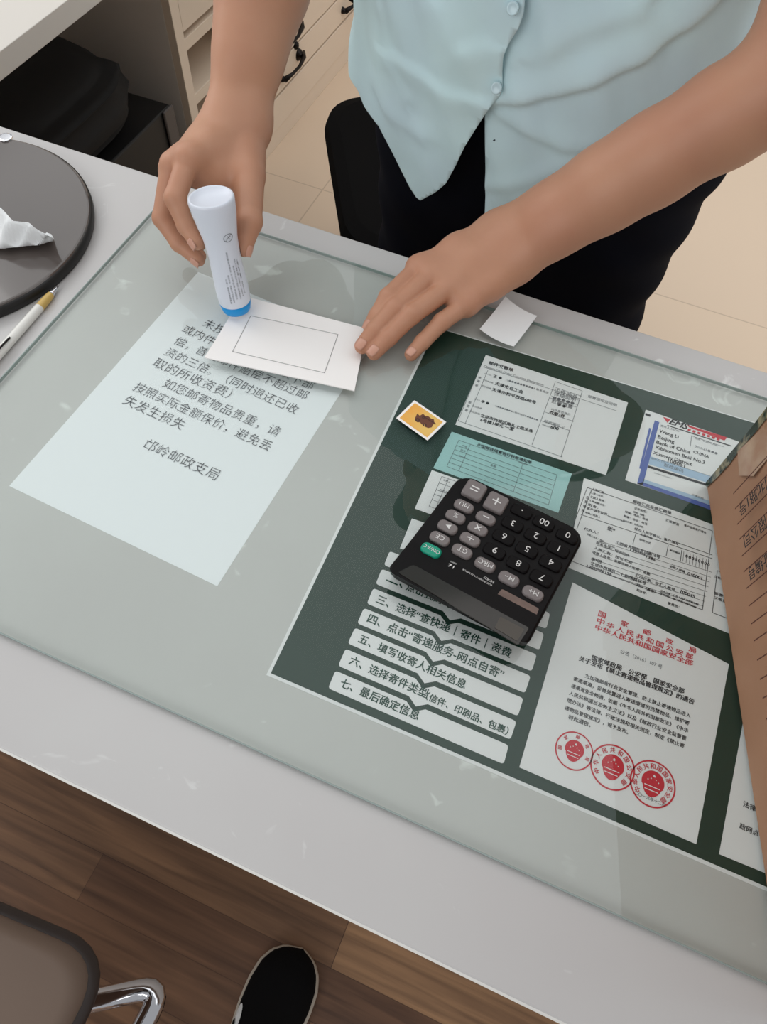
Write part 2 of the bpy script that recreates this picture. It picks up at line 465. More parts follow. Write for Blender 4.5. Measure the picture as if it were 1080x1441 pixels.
# ================================================================== DESKS
desk = empty('counter_desk', (-0.2, 0.3, 0), 'long grey white stone topped counter with the glass sheet on it', 'counter')
bm = bmesh.new(); box(bm, (-1.75, 0.0, DT - 0.035), (1.2, 0.602, DT)); bm_obj('countertop', bm, M['stone'], desk, bevel=0.0015)
bm = bmesh.new(); box(bm, (-1.75, -0.0015, DT - 0.036), (1.2, 0.0004, DT - 0.0008)); bm_obj('edge_band', bm, M['desk_edge'], desk)
bm = bmesh.new(); box(bm, (-1.7, 0.12, 0.0), (1.15, 0.15, DT - 0.036)); bm_obj('front_panel', bm, M['panel'], desk)
for x in (-1.68, 0.55, 1.1):
    bm = bmesh.new(); box(bm, (x, 0.15, 0.0), (x + 0.03, 0.57, DT - 0.036)); bm_obj('side_panel', bm, M['panel'], desk)

rd = empty('return_desk', (-1.2, 1.0, 0), 'white slab desk in the top left corner with dark bags under it', 'desk')
bm = bmesh.new(); box(bm, (-1.75, 0.606, DT - 0.03), (-0.839, 1.32, DT)); bm_obj('desktop', bm, M['panel'], rd, bevel=0.001)
bm = bmesh.new(); box(bm, (-1.74, 0.64, 0), (-1.71, 1.3, DT - 0.031)); bm_obj('side_panel', bm, M['panel'], rd)

# glass sheet
gx0 = P(118, 414, DT).x
gl = empty('glass_sheet', (0.1, 0.3, DT), 'large clear greenish glass sheet lying on the counter over the papers', 'glass')
gb = bmesh.new(); box(gb, (-0.484, 0.071, DT + 0.0012), (1.15, 0.5625, GT)); bm_obj('pane', gb, M['glass'], gl)
eb = bmesh.new()
box(eb, (-0.4852, 0.0700, DT + 0.0012), (1.151, 0.0709, GT - 0.0003)); box(eb, (-0.4852, 0.5626, DT + 0.0012), (1.151, 0.5635, GT - 0.0003))
box(eb, (-0.4852, 0.0709, DT + 0.0012), (-0.4842, 0.5626, GT - 0.0003))
bm_obj('ground_edge', eb, M['glass_edge'], gl)

# ================================================================== SHEETS UNDER THE GLASS
Z1 = DT + 0.0004
A4 = [(279, 383), (524, 484), (306, 825), (13, 684)]
notice = tag(sheet('paper_notice', [P(*c) for c in A4[::-1]], 0.0002, M['paper_blue']),
             'white sheet with a black printed notice under the glass, left of the green poster', 'notice')
pr = Print(); ZT = DT + 0.0008
def ntext(s, u0, v0, u1, v1): pr.px(s, u0, v0, u1, v1, ZT, bold=-.013)
ntext('未按规定保价的邮件丢失', 283.8, 457.7, 459, 534)
ntext('或内件短少毁损的按以下部', 255.5, 465.7, 438, 548)
ntext('偿，普通邮件赔偿不超过邮', 243.8, 482.5, 429.5, 562)
ntext('资的三倍。（同时退还已收', 230.3, 497.9, 415.3, 582.3)
ntext('取的所收资费）', 213.6, 513.7, 321, 560)
ntext('如您邮寄物品贵重，请', 228, 542.7, 390, 614)
ntext('按照实际金额保价，避免丢', 186, 547.7, 377.5, 634.3)
ntext('失发生损失', 172, 566.7, 254.8, 604.3)
ntext('邙岭邮政支局', 199.8, 628.7, 303.5, 675.3)
pr.build('printed_text', M['ink_thin'], notice)

# green poster
ptl, ptr = P(612, 459.5), P(1085, 601)
pbl, pbr = P(375, 950), P(1085, 1256.5)
def ext(a, b, k): return a + (b - a) * k
ptr2, pbr2 = ext(ptl, ptr, 1.5), ext(pbl, pbr, 1.5)
poster = empty('green_poster', (0.05, 0.3, DT), 'dark green poster of postal form samples and steps under the glass', 'poster')
sheet('backing', [pbl, pbr2, ptr2, ptl], 0.0003, M['card'], poster)
ins = 0.0026
def inset(a, b, c, d, k):
    pts = [a, b, c, d]; cen = sum(pts, Vector()) / 4; out = []
    for i in range(4):
        p0, p, p1 = pts[i - 1], pts[i], pts[(i + 1) % 4]
        out.append(p + ((p0 - p).normalized() + (p1 - p).normalized()) * k)
    return out
gi = inset(pbl, pbr2, ptr2, ptl, ins)
gi[3].y += 0.0012; gi[2].y += 0.0012
sheet('green_ground', [p + Vector((0, 0, 0.0003)) for p in gi], 0.00015, M['green'], poster)
ZC = DT + 0.00045; ZP = DT + 0.0008
def pcard(name, corners, m, label=None):
    o = sheet(name, [P(*c) + Vector((0, 0, ZC - DT)) for c in corners[::-1]], 0.00015, m, poster)
    if label: o['label'] = label
    return o

# mail receipt form
rc = [(684, 500), (884, 567), (853, 669), (641, 598)]
c = pcard('form_card', rc, M['card'], 'white mail receipt form at the top left of the poster')
k1 = Print(); k2 = Print(); lg = Print()
k1.px('邮件交寄单', 688, 512, 722, 523, ZP, .03)
k1.px('王 ●', 694, 530.5, 706, 534, ZP, .02); k1.px('天津市总工会', 696.5, 541, 736, 554, ZP, .03)
k1.px('天津市和平西路688号', 692.5, 549.5, 754, 568.5, ZP, .03)
k1.px('李 ●', 677, 566, 688, 569.5, ZP, .02); k1.px('北京市西城区南礼士路头条', 676, 586, 750, 609, ZP, .03)
k1.px('6号楼1单元 一室', 676, 592.5, 723, 606, ZP, .03)
k1.px('李 ●', 784, 570.5, 796, 574, ZP, .02); k1.px('衣服3件', 773, 581.5, 795, 588, ZP, .03); k1.px('600', 775, 602.5, 786, 605.5, ZP, .03)
k2.px('Chinese Mail Order Customs Declaration', 681, 516, 765, 543, ZP); k2.px('寄件人姓名', 682, 526, 692, 529, ZP)
k2.px('13●●●●●●●●●8 联系电话', 712, 535.5, 772, 554, ZP); k2.px('寄达地名称', 680, 535, 694, 540, ZP)
k2.px('地址邮编', 677, 543, 691, 548, ZP); k2.px('收件人', 668, 562, 676, 564.5, ZP); k2.px('单位名称', 665, 572, 678, 576, ZP)
k2.px('15●●●●●●●2 联系电话●●●●●●', 697, 572, 757, 592, ZP); k2.px('地址邮编', 661, 579, 675, 584, ZP)
for i, (t, y) in enumerate((('内件品名', 551), ('详细说明', 556), ('●●●●●', 561), ('数量重量', 566))): k2.px(t, 781 - i * 1.6, y, 812 - i * 2, y + 9, ZP)
k2.px('内件是否保价', 776, 577, 803, 585, ZP); k2.px('邮政编码 ✓', 766, 594, 795, 603, ZP); k2.px('资费合计', 763, 598, 774, 602, ZP)
k2.px('邮寄须知及说明', 828, 559, 868, 572, ZP)
for (u0, v0, u1, v1) in ((677, 515, 645, 592), (680, 516, 868, 578), (645, 592, 792, 643), (687, 521, 655, 596), (782, 537, 749, 626),
                         (782, 537, 820, 550), (820, 550, 790, 643), (775, 560, 812, 573), (768, 580, 808, 593), (762, 592, 803, 606)):
    lg.lpx(u0, v0, u1, v1, ZP, 0.0004)
for i in range(3): lg.lpx(782 - 3 * i, 545 + 6 * i, 819 - 3 * i, 557.5 + 6 * i, ZP, 0.0003)
for q in ((673, 532), (671, 537), (668.5, 543), (659, 567), (656.5, 572), (654, 578)): k2.px('寄', q[0], q[1], q[0] + 4, q[1] + 1.4, ZP)
k1.build('printed_text', M['ink'], c); k2.build('printed_text', M['ink_grey'], c); lg.build('ruled_lines', M['ink_grey'], c)

# express label
ec = [(909, 577), (1060, 629), (1035, 729), (880, 676)]
c = pcard('form_card', ec, M['card'], 'express mail address label with a blue frame and red stripe')
kb = Print(); kr = Print(); kk = Print(); kg = Print(); kl = Print()
def eq(pr_, pts, dz=0): pr_.poly([P(u, v, ZP - dz) for u, v in pts][::-1])
eq(kb, [(922, 591.5), (928.5, 594), (905, 683), (897, 680.5)]); eq(kb, [(897, 680.5), (905, 678.5), (1030, 721), (1027, 727)])
eq(kb, [(914, 602), (917, 603), (903, 660), (900, 659)])
eq(kr, [(933.5, 586.5), (944, 590), (940, 595)])
for i in range(7):
    u = 969 + i * 6.8; eq(kr, [(u, 603 + i * 2.2), (u + 4, 604.2 + i * 2.2), (u + 3, 607 + i * 2.2), (u - 1, 605.8 + i * 2.2)])
eq(kr, [(968, 598), (1024, 615.5), (1020, 620), (970, 601)])
kk.text('EMS', P(942, 596, ZP), (P(966, 604, ZP) - P(942, 596, ZP)).normalized(), Vector((0, 0, 1)).cross((P(966, 604, ZP) - P(942, 596, ZP)).normalized()) + (P(966, 604, ZP) - P(942, 596, ZP)).normalized() * .35, .03, width=(P(966, 604, ZP) - P(942, 596, ZP)).length)
eq(kk, [(909, 581), (916, 583.5), (915.5, 586.5), (908.5, 584)])
eq(kk, [(913, 655), (1000, 682), (999, 685), (912, 658)]); eq(kk, [(940, 598), (1030, 627), (1030, 628.4), (939.5, 599)])
eq(kl, [(916, 642), (1000, 670), (998, 680), (913, 653)], .0001); eq(kl, [(906, 674), (1000, 705), (999, 710), (905, 679)])
for t, a in (('Wang Li', (928, 608, 955, 617)), ('Beijing', (926, 616.5, 949, 624)), ('Bank of China', (924, 624, 971.6, 638.5)),
             ('Xibianmen Beili No.3', (922, 630.6, 992, 653)), ('Xuanwu District', (919.5, 638.7, 974, 655.5)), ('100051', (940, 650, 964, 658)),
             ('CHINA', (976, 637, 998, 645))): kk.px(t, *a, ZP, .018)
for t, a in (('0010-65●●●', (978, 629, 1010, 640)), ('寄件人 FROM', (930, 600, 956, 608)), ('电话 TELEPHONE', (978, 617, 1010, 628)), ('文件资料 DOCUMENT', (921, 666, 946, 674)),
             ('邮政编码', (935, 656, 962, 665)), ('收件人 TO', (917, 646, 936, 652)), ('交寄日期', (974, 697, 990, 703))): kg.px(t, *a, ZP)
kg.lpx(974, 613, 972, 628, ZP); kg.lpx(926, 646, 1010, 673, ZP, .0003); kg.lpx(973, 613, 1020, 629, ZP, .0003)
kb.build('blue_frame', M['ink_blue'], c); kr.build('red_stripe', M['ink_red'], c); kk.build('printed_text', M['ink'], c)
kg.build('printed_text', M['ink_grey'], c); kl.build('pale_field', M['ink_light'], c)

# teal transfer notice and small white form, blank white square
tcard = [(636, 608), (805, 667), (786, 722), (610, 659)]
c = pcard('form_card', tcard, M['teal'], 'pale teal bank form behind the calculator')
kg = Print(); kk = Print()
kk.px('中国邮政储蓄银行转账通知单', 672, 627.5, 748, 653, ZP, .02)
def grid(pr_, q, rows, cols, w=.00035):
    for t in rows: pr_.line(quad_lerp(q, 0, t) + Vector((0, 0, ZP - DT)), quad_lerp(q, 1, t) + Vector((0, 0, ZP - DT)), w)
    for s in cols: pr_.line(quad_lerp(q, s, 0) + Vector((0, 0, ZP - DT)), quad_lerp(q, s, 1) + Vector((0, 0, ZP - DT)), w)
grid(kg, [(646, 620), (784, 669), (772, 711), (629, 657)], [0, .2, .36, .52, .68, .84, 1], [0, .12, .66, 1])
for a in (('户名', 650, 628, 657, 630.5), ('账号', 648, 634, 655, 636.5), ('开户行', 645, 642, 655, 645.5), ('金额', 690, 655, 698, 658), ('转账日期', 730, 651, 742, 655)): kg.px(a[0], *a[1:], ZP)
kg.build('ruled_lines', M['ink_grey'], c); kk.build('printed_text', M['ink'], c)
wcard = [(608, 662), (720, 702), (697, 757), (584, 716)]
c = pcard('form_card', wcard, M['card'], 'small white form tucked under the calculator corner')
kg = Print(); grid(kg, [(622, 671), (716, 704), (698, 748), (604, 713)], [0, .22, .45, .6, .78, 1], [0, .1, .4, 1])
kg.px('收款人', 624, 676, 634, 680, ZP); kg.px('付款人', 619, 690, 629, 694, ZP); kg.build('ruled_lines', M['ink_grey'], c)
pcard('blank_square', [(580, 730), (603, 738), (587, 781), (563, 772)], M['card'], 'blank white square left of the calculator')

# step strips
SL = [(548.6, 776), (537.6, 801), (525.6, 828), (512.4, 856), (499.8, 883.7), (486.6, 913.3), (472.4, 944)]
SB = [(540.7, 795.6), (529, 822), (516.5, 849.7), (503, 877.4), (489.7, 905.7), (476.2, 937.2), (462, 968.7)]
ER = [(774.3, 863.2), (765.8, 891.6), (755.7, 921.5), (747, 951.4), (736.8, 982.9), (727, 1015.3), (716, 1049)]
EB = [(769, 885.3), (759.5, 915), (748.5, 945), (739, 975.6), (729, 1008), (718.6, 1041), (709, 1075.7)]
strip_txt = [[('一、扫码关注公众号', 563, 795, 678, 843, 0)], [('二、', 543.5, 817, 566, 827, 0), ('点击我的寄件', 571, 829, 648, 861, 0)],
             [('三、选择“查快递｜寄件｜资费', 529, 847, 718, 925, 0)], [('四、点击“寄递服务-网点自寄”', 516.5, 874, 707, 955, 0)],
             [('五、填写收寄人相关信息', 504, 902.5, 654, 969, 0)], [('六、选择寄件类型', 491, 933, 600, 982, 0), ('（信件、印刷品、包裹）', 599, 983, 714, 1034, 0)],
             [('七、最后确定信息', 478, 965, 588, 1013, 0)]]
Zs = ZC - DT
for i in range(7):
    a, b, d, e = P(*SL[i]), P(*ER[i]), P(*EB[i]), P(*SB[i])
    top = []; bot = []
    dn = ((e - a) + (d - b)).normalized()
    def vee(p, q):
        return [p.lerp(q, .42), p.lerp(q, .475) + dn * .0052, p.lerp(q, .53)]
    if i > 0: top = vee(a, b)
    if i < 6: bot = vee(e, d)[::-1]
    r = rounded([a, b, d, e], .0025, 4)
    pts = r[0:5] + top + r[5:15] + bot + r[15:]
    st = sheet('step_strip', [p + Vector((0, 0, Zs)) for p in pts[::-1]], 0.00015, M['card'], poster)
    kk = Print()
    for t, u0, v0, u1, v1, _ in strip_txt[i]: kk.px(t, u0, v0, u1, v1, ZP, .018)
    kk.build('printed_text', M['ink_green'], st)

# remittance form
bc = [(822, 673), (1090, 770), (1088, 917), (806, 801)]
bc[3] = (797, 798)
c = pcard('form_card', bc, M['card'], 'white remittance form full of small print beside the calculator')
kk = Print(); kg = Print(); ln = Print()
for (u0, v0, u1, v1) in ((827, 686, 1003, 747), (827, 686, 806, 742), (833, 689, 812, 745), (1003, 747, 989, 858), (989, 858, 806, 790),
                         (818, 724, 1003, 786), (895, 752, 891, 766), (941, 767, 938, 782), (960, 774, 958, 790), (1010, 803, 1003, 862), (1003, 862, 1060, 884),
                         (1010, 803, 1060, 822), (955, 764, 1003, 781)): ln.lpx(u0, v0, u1, v1, ZP, .0005)
for i in range(8):
    a, b = P(824 - i * 2.4, 748 + i * 6.4), P(1002 - i * 1.7, 806 + i * 6.8); dz = Vector((0, 0, ZP - DT)); k = .12 if i % 3 else .35
    ln.line(a.lerp(b, k) + dz, b + dz, .0003)
kk.px('邮政汇兑业务汇款单', 891, 707, 945, 724, ZP, .03)
kk.px('山西省大同市东风街18号', 867, 765, 929, 786, ZP, .03); kk.px('139****1386', 887, 775, 922, 790, ZP, .03)
kk.px('北京市西城区二七剧场路66号', 831, 794, 909, 823, ZP, .03); kk.px('199****8196', 826, 799, 861, 811, ZP, .03)
kk.px('李*明', 832, 788, 846, 793, ZP, .03); kk.px('030001', 968, 809, 988, 816, ZP, .03); kk.px('100045', 958, 834, 978, 842, ZP, .03)
kk.px('张*', 855, 745, 865, 749, ZP, .03)
for t, a in (('上海汇票', (833, 689, 850, 695)), ('汇款人姓名：', (832, 694, 850, 700)), ('汇款人账号：', (831, 700, 852, 707)), ('汇款金额大写：', (830, 705, 852, 713)),
             ('附言：', (828, 711, 842, 716)), ('客户填写说明：', (826, 716, 856, 726)), ('银行打印“客户信息”', (856, 727, 880, 735)), ('收款人', (824, 722, 845, 729)),
             ('证件类型：', (893, 716, 911, 722)), ('国籍：', (892, 721, 908, 727)), ('邮编：地址：电话', (880, 721, 912, 733)), ('邮编：地址：电话', (878, 727, 911, 739)),
             ('有效日期：', (877, 733, 906, 743)), ('汇款附言', (937, 733, 956, 740)), ('客户签名', (963, 740, 994, 751)), ('经办人签字确认，客户填写', (893, 745, 955, 767)),
             ('汇款种类', (902, 753, 918, 759)), ('收款方式', (900, 760, 916, 766)), ('邮政编码', (943, 775, 957, 780)), ('代理人姓名：证件号码：', (842, 762, 866, 772)),
             ('联系电话：短信回执', (839, 765, 886, 784)), ('入账汇款：按址汇款', (836, 772, 890, 794)), ('收款人账号：金额', (834, 778, 915, 810)), ('收款人姓名：地址', (826, 752, 850, 763)),
             ('代办人：', (822, 745, 842, 752)), ('收款人邮编', (943, 798, 964, 806)), ('汇出日期：收汇人账号', (894, 811, 950, 832)), ('经办（盖章）', (896, 824, 922, 835)), ('业务公章：汇款人请妥善保管收据', (930, 832, 983, 852)),
             ('填单须知：请认真核对填写内容', (929, 836, 980, 856)), ('柜员号：', (896, 831, 910, 837)), ('复核员：', (940, 850, 956, 856)), ('注意事项背面', (1006, 812, 1030, 822)), ('妥善保存', (1006, 836, 1030, 845)), ('以备查询', (1005, 842, 1029, 851))): kg.px(t, *a, ZP, .02, em=.0027)
for i in range(8):
    kk.px('0', 965 + i * 4.4, 784 + i * 1.7, 968 + i * 4.4, 785.1 + i * 1.7, ZP, .03); ln.lpx(963 + i * 4.5, 776 + i * 1.5, 961.5 + i * 4.5, 790 + i * 1.8, ZP, .0003)
for i, q in enumerate(((825, 701), (823, 707), (820.5, 713), (818.5, 719))): kk.px('汇款信息'[i], q[0], q[1], q[0] + 4.5, q[1] + 1.6, ZP, .02)
kk.build('printed_text', M['ink'], c); kg.build('printed_text', M['ink'], c); ln.build('ruled_lines', M['ink'], c)

# notice with red heading and seals
nc = [(806, 820), (1026, 935), (980, 1188), (731, 1080)]
c = pcard('notice_card', nc, M['card'], 'white notice with red heading and three red seals')
rd_ = Print(); kk = Print(); kg = Print()
for s, (u, v) in zip('国家邮政局', ((842, 866), (874, 879), (905.5, 891), (937, 903.5), (969.5, 915.5))): rd_.px(s, u, v, u + 10, v + 3.8, ZP, .02, sq=.8)
for i, s in enumerate('中华人民共和国公安部'): rd_.px(s, 840 + i * 13.9, 876 + i * 5.35, 850 + i * 13.9, 879.8 + i * 5.35, ZP, .02, sq=.8)
rd_.px('中华人民共和国国家安全部', 837.5, 885, 975, 937, ZP, .02, sq=.8)
rd_.build('red_heading', M['ink_red'], c)
kg.px('公告〔2016〕107 号', 873, 918.5, 932, 941, ZP)
kk.px('国家邮政局　公安部　国家安全部', 833, 928, 963, 976, ZP, .03); kk.px('关于发布《禁止寄递物品管理规定》的通告', 815, 929, 977, 991, ZP, .03)
for t, a in (('为加强邮政行业安全管理、防止禁止寄递物品进入', (823.5, 953, 972, 1010)), ('寄递渠道，妥善处置进入寄递渠道的违禁物品、维护寄', (807, 957, 970, 1020.5)),
             ('递渠道安全畅通，依据《中华人民共和国邮政法》《中华', (804, 967, 968.5, 1031)), ('人民共和国反恐怖主义法》以及《邮政行业安全监督管', (801, 977, 966, 1042)),
             ('理办法》等法律、行政法规和相关规定，制定《禁止寄', (798, 987, 963, 1052.5)), ('递物品管理规定》，现予发布。', (795, 998, 884, 1033)), ('特此通告。', (800, 1011, 831, 1023))): kk.px(t, *a, ZP, .018)
def seal(u, v, rad, txt, d0):
    rd_ = Print(); cen = P(u, v, ZP); q = Vector((1, -.02, 0))
    rd_.ring(cen, rad * .93, rad)
    n = len(txt)
    for i, s in enumerate(txt):
        t = math.radians(90 + d0 - 2 * d0 * i / (n - 1)); d = Vector((math.cos(t), math.sin(t), 0)); ex = Vector((math.sin(t), -math.cos(t), 0))
        rd_.text(s, cen + d * rad * .75, ex, d, .02, height=rad * (.26 if n > 6 else .22), center=True)
    r = rad * .5; vs = []; up = Vector((0, 0, 0.00005))
    # emblem: round shield with a scalloped foot
    for k in range(40):
        t = 2 * math.pi * k / 40; x, y = math.cos(t) * r, math.sin(t) * r
        if y < -.45 * r: x *= .92; y = -.45 * r + (y + .45 * r) * 1.5
        vs.append(cen + Vector((x, y + .06 * rad, 0)))
    rd_.poly(vs)
    em = Print()
    for k, (x, y, s) in enumerate(((0, .34, .16), (-.26, .12, .08), (-.12, .2, .07), (.12, .2, .07), (.26, .12, .08))):
        st = []
        for j in range(10):
            t = math.pi / 2 + j * math.pi / 5; rr = s * rad * (.5 if j % 2 == 0 else .22)
            st.append(cen + up * 2 + Vector((x * rad * .9 + math.cos(t) * rr, y * rad + math.sin(t) * rr, 0)))
        em.add([cen + up * 2 + Vector((x * rad * .9, y * rad, 0))] + st, [(0, 1 + j, 1 + (j + 1) % 10) for j in range(10)])
    for yy, ww in ((-.13, .34), (-.3, .3)):
        em.line(cen + up * 2 + Vector((-ww * rad, yy * rad, 0)), cen + up * 2 + Vector((ww * rad, yy * rad, 0)), rad * .035)
    rd_.build('red_seal', M['ink_red'], c); em.build('emblem_detail', M['card'], c)
[seal(808.5, 1056.5, .0142, '国家邮政局', 100), seal(862.5, 1079.5, .0165, '中华人民共和国公安部', 125), seal(919, 1103, .0167, '中华人民共和国国家安全部', 130)]
kk.px('二〇一六年十二月', 893, 1117, 936, 1135, ZP)
kk.build('printed_text', M['ink'], c); kg.build('printed_text', M['ink_grey'], c)
# second notice
sc2 = [(1047, 1010), (1110, 1040), (1085, 1232), (1012, 1202)]
c = pcard('notice_card', sc2, M['card'], 'white notice mostly hidden by the parcel')
kk = Print(); kk.px('法律责任', 1046, 1134, 1082, 1150, ZP, .02); kk.px('政网点名称', 1041, 1165, 1086, 1185, ZP, .02); kk.build('printed_text', M['ink'], c)

# ================================================================== THINGS ON THE GLASS
# envelope
def bent_sheet(name, q, zs, th, m, parent=None, n=14):
    """q: pixel corners TL,TR,BR,BL on the glass; zs: function(s,t) -> height above the glass"""
    a = [P(*c, GT) for c in q]; vs = []; fs = []
    for layer in (0, 1):
        for j in range(n + 1):
            for i in range(n + 1):
                s, t = i / n, j / n
                p = a[0] * (1 - s) * (1 - t) + a[1] * s * (1 - t) + a[2] * s * t + a[3] * (1 - s) * t
                vs.append(p + Vector((0, 0, zs(s, t) + th * layer)))
    N = (n + 1) ** 2
    for j in range(n):
        for i in range(n):
            k = j * (n + 1) + i
            fs.append((k, k + 1, k + n + 2, k + n + 1)); fs.append((N + k, N + k + n + 1, N + k + n + 2, N + k + 1))
    edge = [i for i in range(n + 1)] + [j * (n + 1) + n for j in range(1, n + 1)] + [n * (n + 1) + i for i in range(n - 1, -1, -1)] + [j * (n + 1) for j in range(n - 1, 0, -1)]
    for i in range(len(edge)):
        p, r = edge[i], edge[(i + 1) % len(edge)]; fs.append((p, N + p, N + r, r))
    return link_mesh(name, vs, fs, m, parent, smooth=False), a
ez = lambda s, t: 0.0006 + 0.0045 * t * t * (1 - .4 * s) + .001 * (1 - s)
envo, ea = bent_sheet('envelope', [(341, 418.5), (516, 464), (499, 554), (289.5, 510)], ez, 0.0012, M['env'])
tag(envo, 'small blank white envelope with a dotted rectangle held under the left hand', 'envelope')
dp = Print()
def ept(s, t):
    return ea[0] * (1 - s) * (1 - t) + ea[1] * s * (1 - t) + ea[2] * s * t + ea[3] * (1 - s) * t + Vector((0, 0, ez(s, t) + .0012 + .0003))
def e_inv(u, v):
    s = t = .5
    tgt = P(u, v, GT + .003)
    for _ in range(60):
        p = ept(s, t); d = tgt - p; ds = (ept(s + .01, t) - p) / .01; dt = (ept(s, t + .01) - p) / .01
        A = np.array([[ds.x, dt.x], [ds.y, dt.y]]); r = np.linalg.solve(A, [d.x, d.y]); s += r[0]; t += r[1]
    return s, t
cor = [e_inv(*q) for q in ((353, 444.5), (476, 470), (457, 526), (328, 497.5))]
for i in range(4):
    s0, s1 = cor[i], cor[(i + 1) % 4]; L = (ept(*s1) - ept(*s0)).length; n = int(L / .0014)
    for k in range(n):
        f0, f1 = k / n, (k + .6) / n
        dp.line(ept(s0[0] + (s1[0] - s0[0]) * f0, s0[1] + (s1[1] - s0[1]) * f0), ept(s0[0] + (s1[0] - s0[0]) * f1, s0[1] + (s1[1] - s0[1]) * f1), .0006)
dp.build('dotted_frame', M['ink'], envo)

# stamp
st = empty('postage_stamp', P(594, 592, GT), 'small orange and brown postage stamp with perforated white edge beside the forms', 'stamp')
sq = [P(583.5, 563, GT + .0015), P(629, 594, GT + .001), P(602, 620.5, GT + .0015), P(557, 588.5, GT + .002)]
pts = []
for i in range(4):
    a, b = sq[i], sq[(i + 1) % 4]; d = (b - a); n = int(d.length / .0016); nrm = Vector((0, 0, 1)).cross(d.normalized())
    for k in range(n):
        for t, off in ((0.0, 0), (.5, .00035), (.75, .00055), (1.0, 0)):
            if t < 1: pts.append(a + d * ((k + t) / n) - nrm * off)
sheet('perforated_paper', pts[::-1], .0002, M['env'], st)
def sp(s, t): return sq[3] * (1 - s) * (1 - t) + sq[2] * s * (1 - t) + sq[1] * s * t + sq[0] * (1 - s) * t + Vector((0, 0, .0004))
pp = Print(); pp.poly([sp(*q) for q in ((.07, .09), (.93, .09), (.93, .91), (.07, .91))]); pp.build('orange_print', M['stamp_orange'], st)
pp = Print(); up = Vector((0, 0, .0001))
pp.poly([sp(*q) + up for q in ((.34, .5), (.31, .62), (.40, .60), (.42, .74), (.50, .72), (.56, .78), (.66, .76), (.72, .80), (.78, .72), (.86, .70), (.80, .62), (.83, .5), (.78, .40), (.70, .37), (.66, .43), (.60, .37), (.52, .40), (.47, .34), (.40, .37), (.36, .42))])
pp.build('brown_print', M['stamp_brown'], st)
pp = Print()
for s, t, r in ((.44, .42, .0022), (.66, .42, .0018), (.5, .62, .0014)): pp.ring(sp(s, t) + up * 2, r * .4, r, 18)
pp.line(sp(.45, .66) + up * 2, sp(.78, .68) + up * 2, .0009); pp.build('dark_print', M['stamp_dark'], st)

# paper scrap
so, _ = bent_sheet('paper_scrap', [(709.5, 426.5), (753.5, 453.5), (722.5, 491.5), (674.5, 467)], lambda s, t: .001 + .006 * (2 * s - 1) ** 2 * .5 + .005 * (1 - t) ** 2, .0002, M['paper'])
tag(so, 'small plain white paper scrap curling up by the back edge of the glass', 'paper')

# ---- calculator
cal = empty('calculator', P(690, 790, GT), 'black desk calculator with grey keys turned towards the person', 'calculator')
k0, k1_ = P(650, 665, GT + .013), P(826, 751, GT + .013)       # key end corners
d0, d1 = P(549, 795, GT + .026), P(738, 919, GT + .026)         # display end corners
cx_ = (k1_ - k0).normalized(); cen = (k0 + k1_ + d0 + d1) / 4
cx_.z = 0; cx_.normalize(); cy_ = Vector((-cx_.y, cx_.x, 0))     # cy_ points to the key end
Lk = ((k0 + k1_) / 2 - cen).dot(cy_); Ld = ((d0 + d1) / 2 - cen).dot(cy_)
hwk = (k1_ - k0).dot(cx_) / 2; hwd = (d1 - d0).dot(cx_) / 2; mk = ((k0 + k1_) / 2 - cen).dot(cx_); md = ((d0 + d1) / 2 - cen).dot(cx_)
C0 = Vector((cen.x, cen.y, GT + .0006))
def cp(x, y, z): return C0 + cx_ * x + cy_ * y + Vector((0, 0, z))
hinge = Ld + .036
def ctop(y):
    if y >= hinge: return .0120 + (Lk - y) / (Lk - hinge) * .008
    return .020 + (hinge - y) / .036 * .0065
def cw(y):
    f = (y - Ld) / (Lk - Ld); return md * (1 - f) + mk * f, hwd * (1 - f) + hwk * f
bm = bmesh.new(); rows = []
ys = [Ld + (Lk - Ld) * i / 40 for i in range(41)]
def half(y):
    m_, h_ = cw(y); rc_ = .013
    e = 0
    if y > Lk - rc_: e = rc_ - math.sqrt(max(rc_ ** 2 - (y - Lk + rc_) ** 2, 0))
    if y < Ld + .006: e = .006 - math.sqrt(max(.006 ** 2 - (Ld + .006 - y) ** 2, 0))
    return m_, h_ - e
ys = sorted(set([round(y, 5) for y in ys] + [Lk - .013 + .013 * math.sin(a * math.pi / 16) for a in range(9)] + [Ld + .006 - .006 * math.sin(a * math.pi / 12) for a in range(7)] + [hinge - .0004, hinge + .0004]))
for y in ys:
    m_, h_ = half(y); z = ctop(y); r = []
    uc = .0085 * max(0, 1 - (y - Ld) / .03)
    for x, zz in ((-1, .0), (-1, z * .55), (-1, z - .0022), (-.99, z - .0008), (-.965, z), (-.6, z), (0, z), (.6, z), (.965, z), (.99, z - .0008), (1, z - .0022), (1, z * .55), (1, 0)):
        tp = .0016 * (1 - zz / z) if z else 0
        r.append(bm.verts.new(cp(m_ + x * (h_ - tp * 0), y + uc * (1 - zz / z) ** .8, zz)))
    rows.append(r)
for a, b in zip(rows, rows[1:]):
    for i in range(12): bm.faces.new((a[i], a[i + 1], b[i + 1], b[i]))
    bm.faces.new((a[12], a[0], b[0], b[12]))
bm.faces.new(rows[0]); bm.faces.new(rows[-1][::-1])
bm_obj('body', bm, M['calc'], cal, smooth=False)
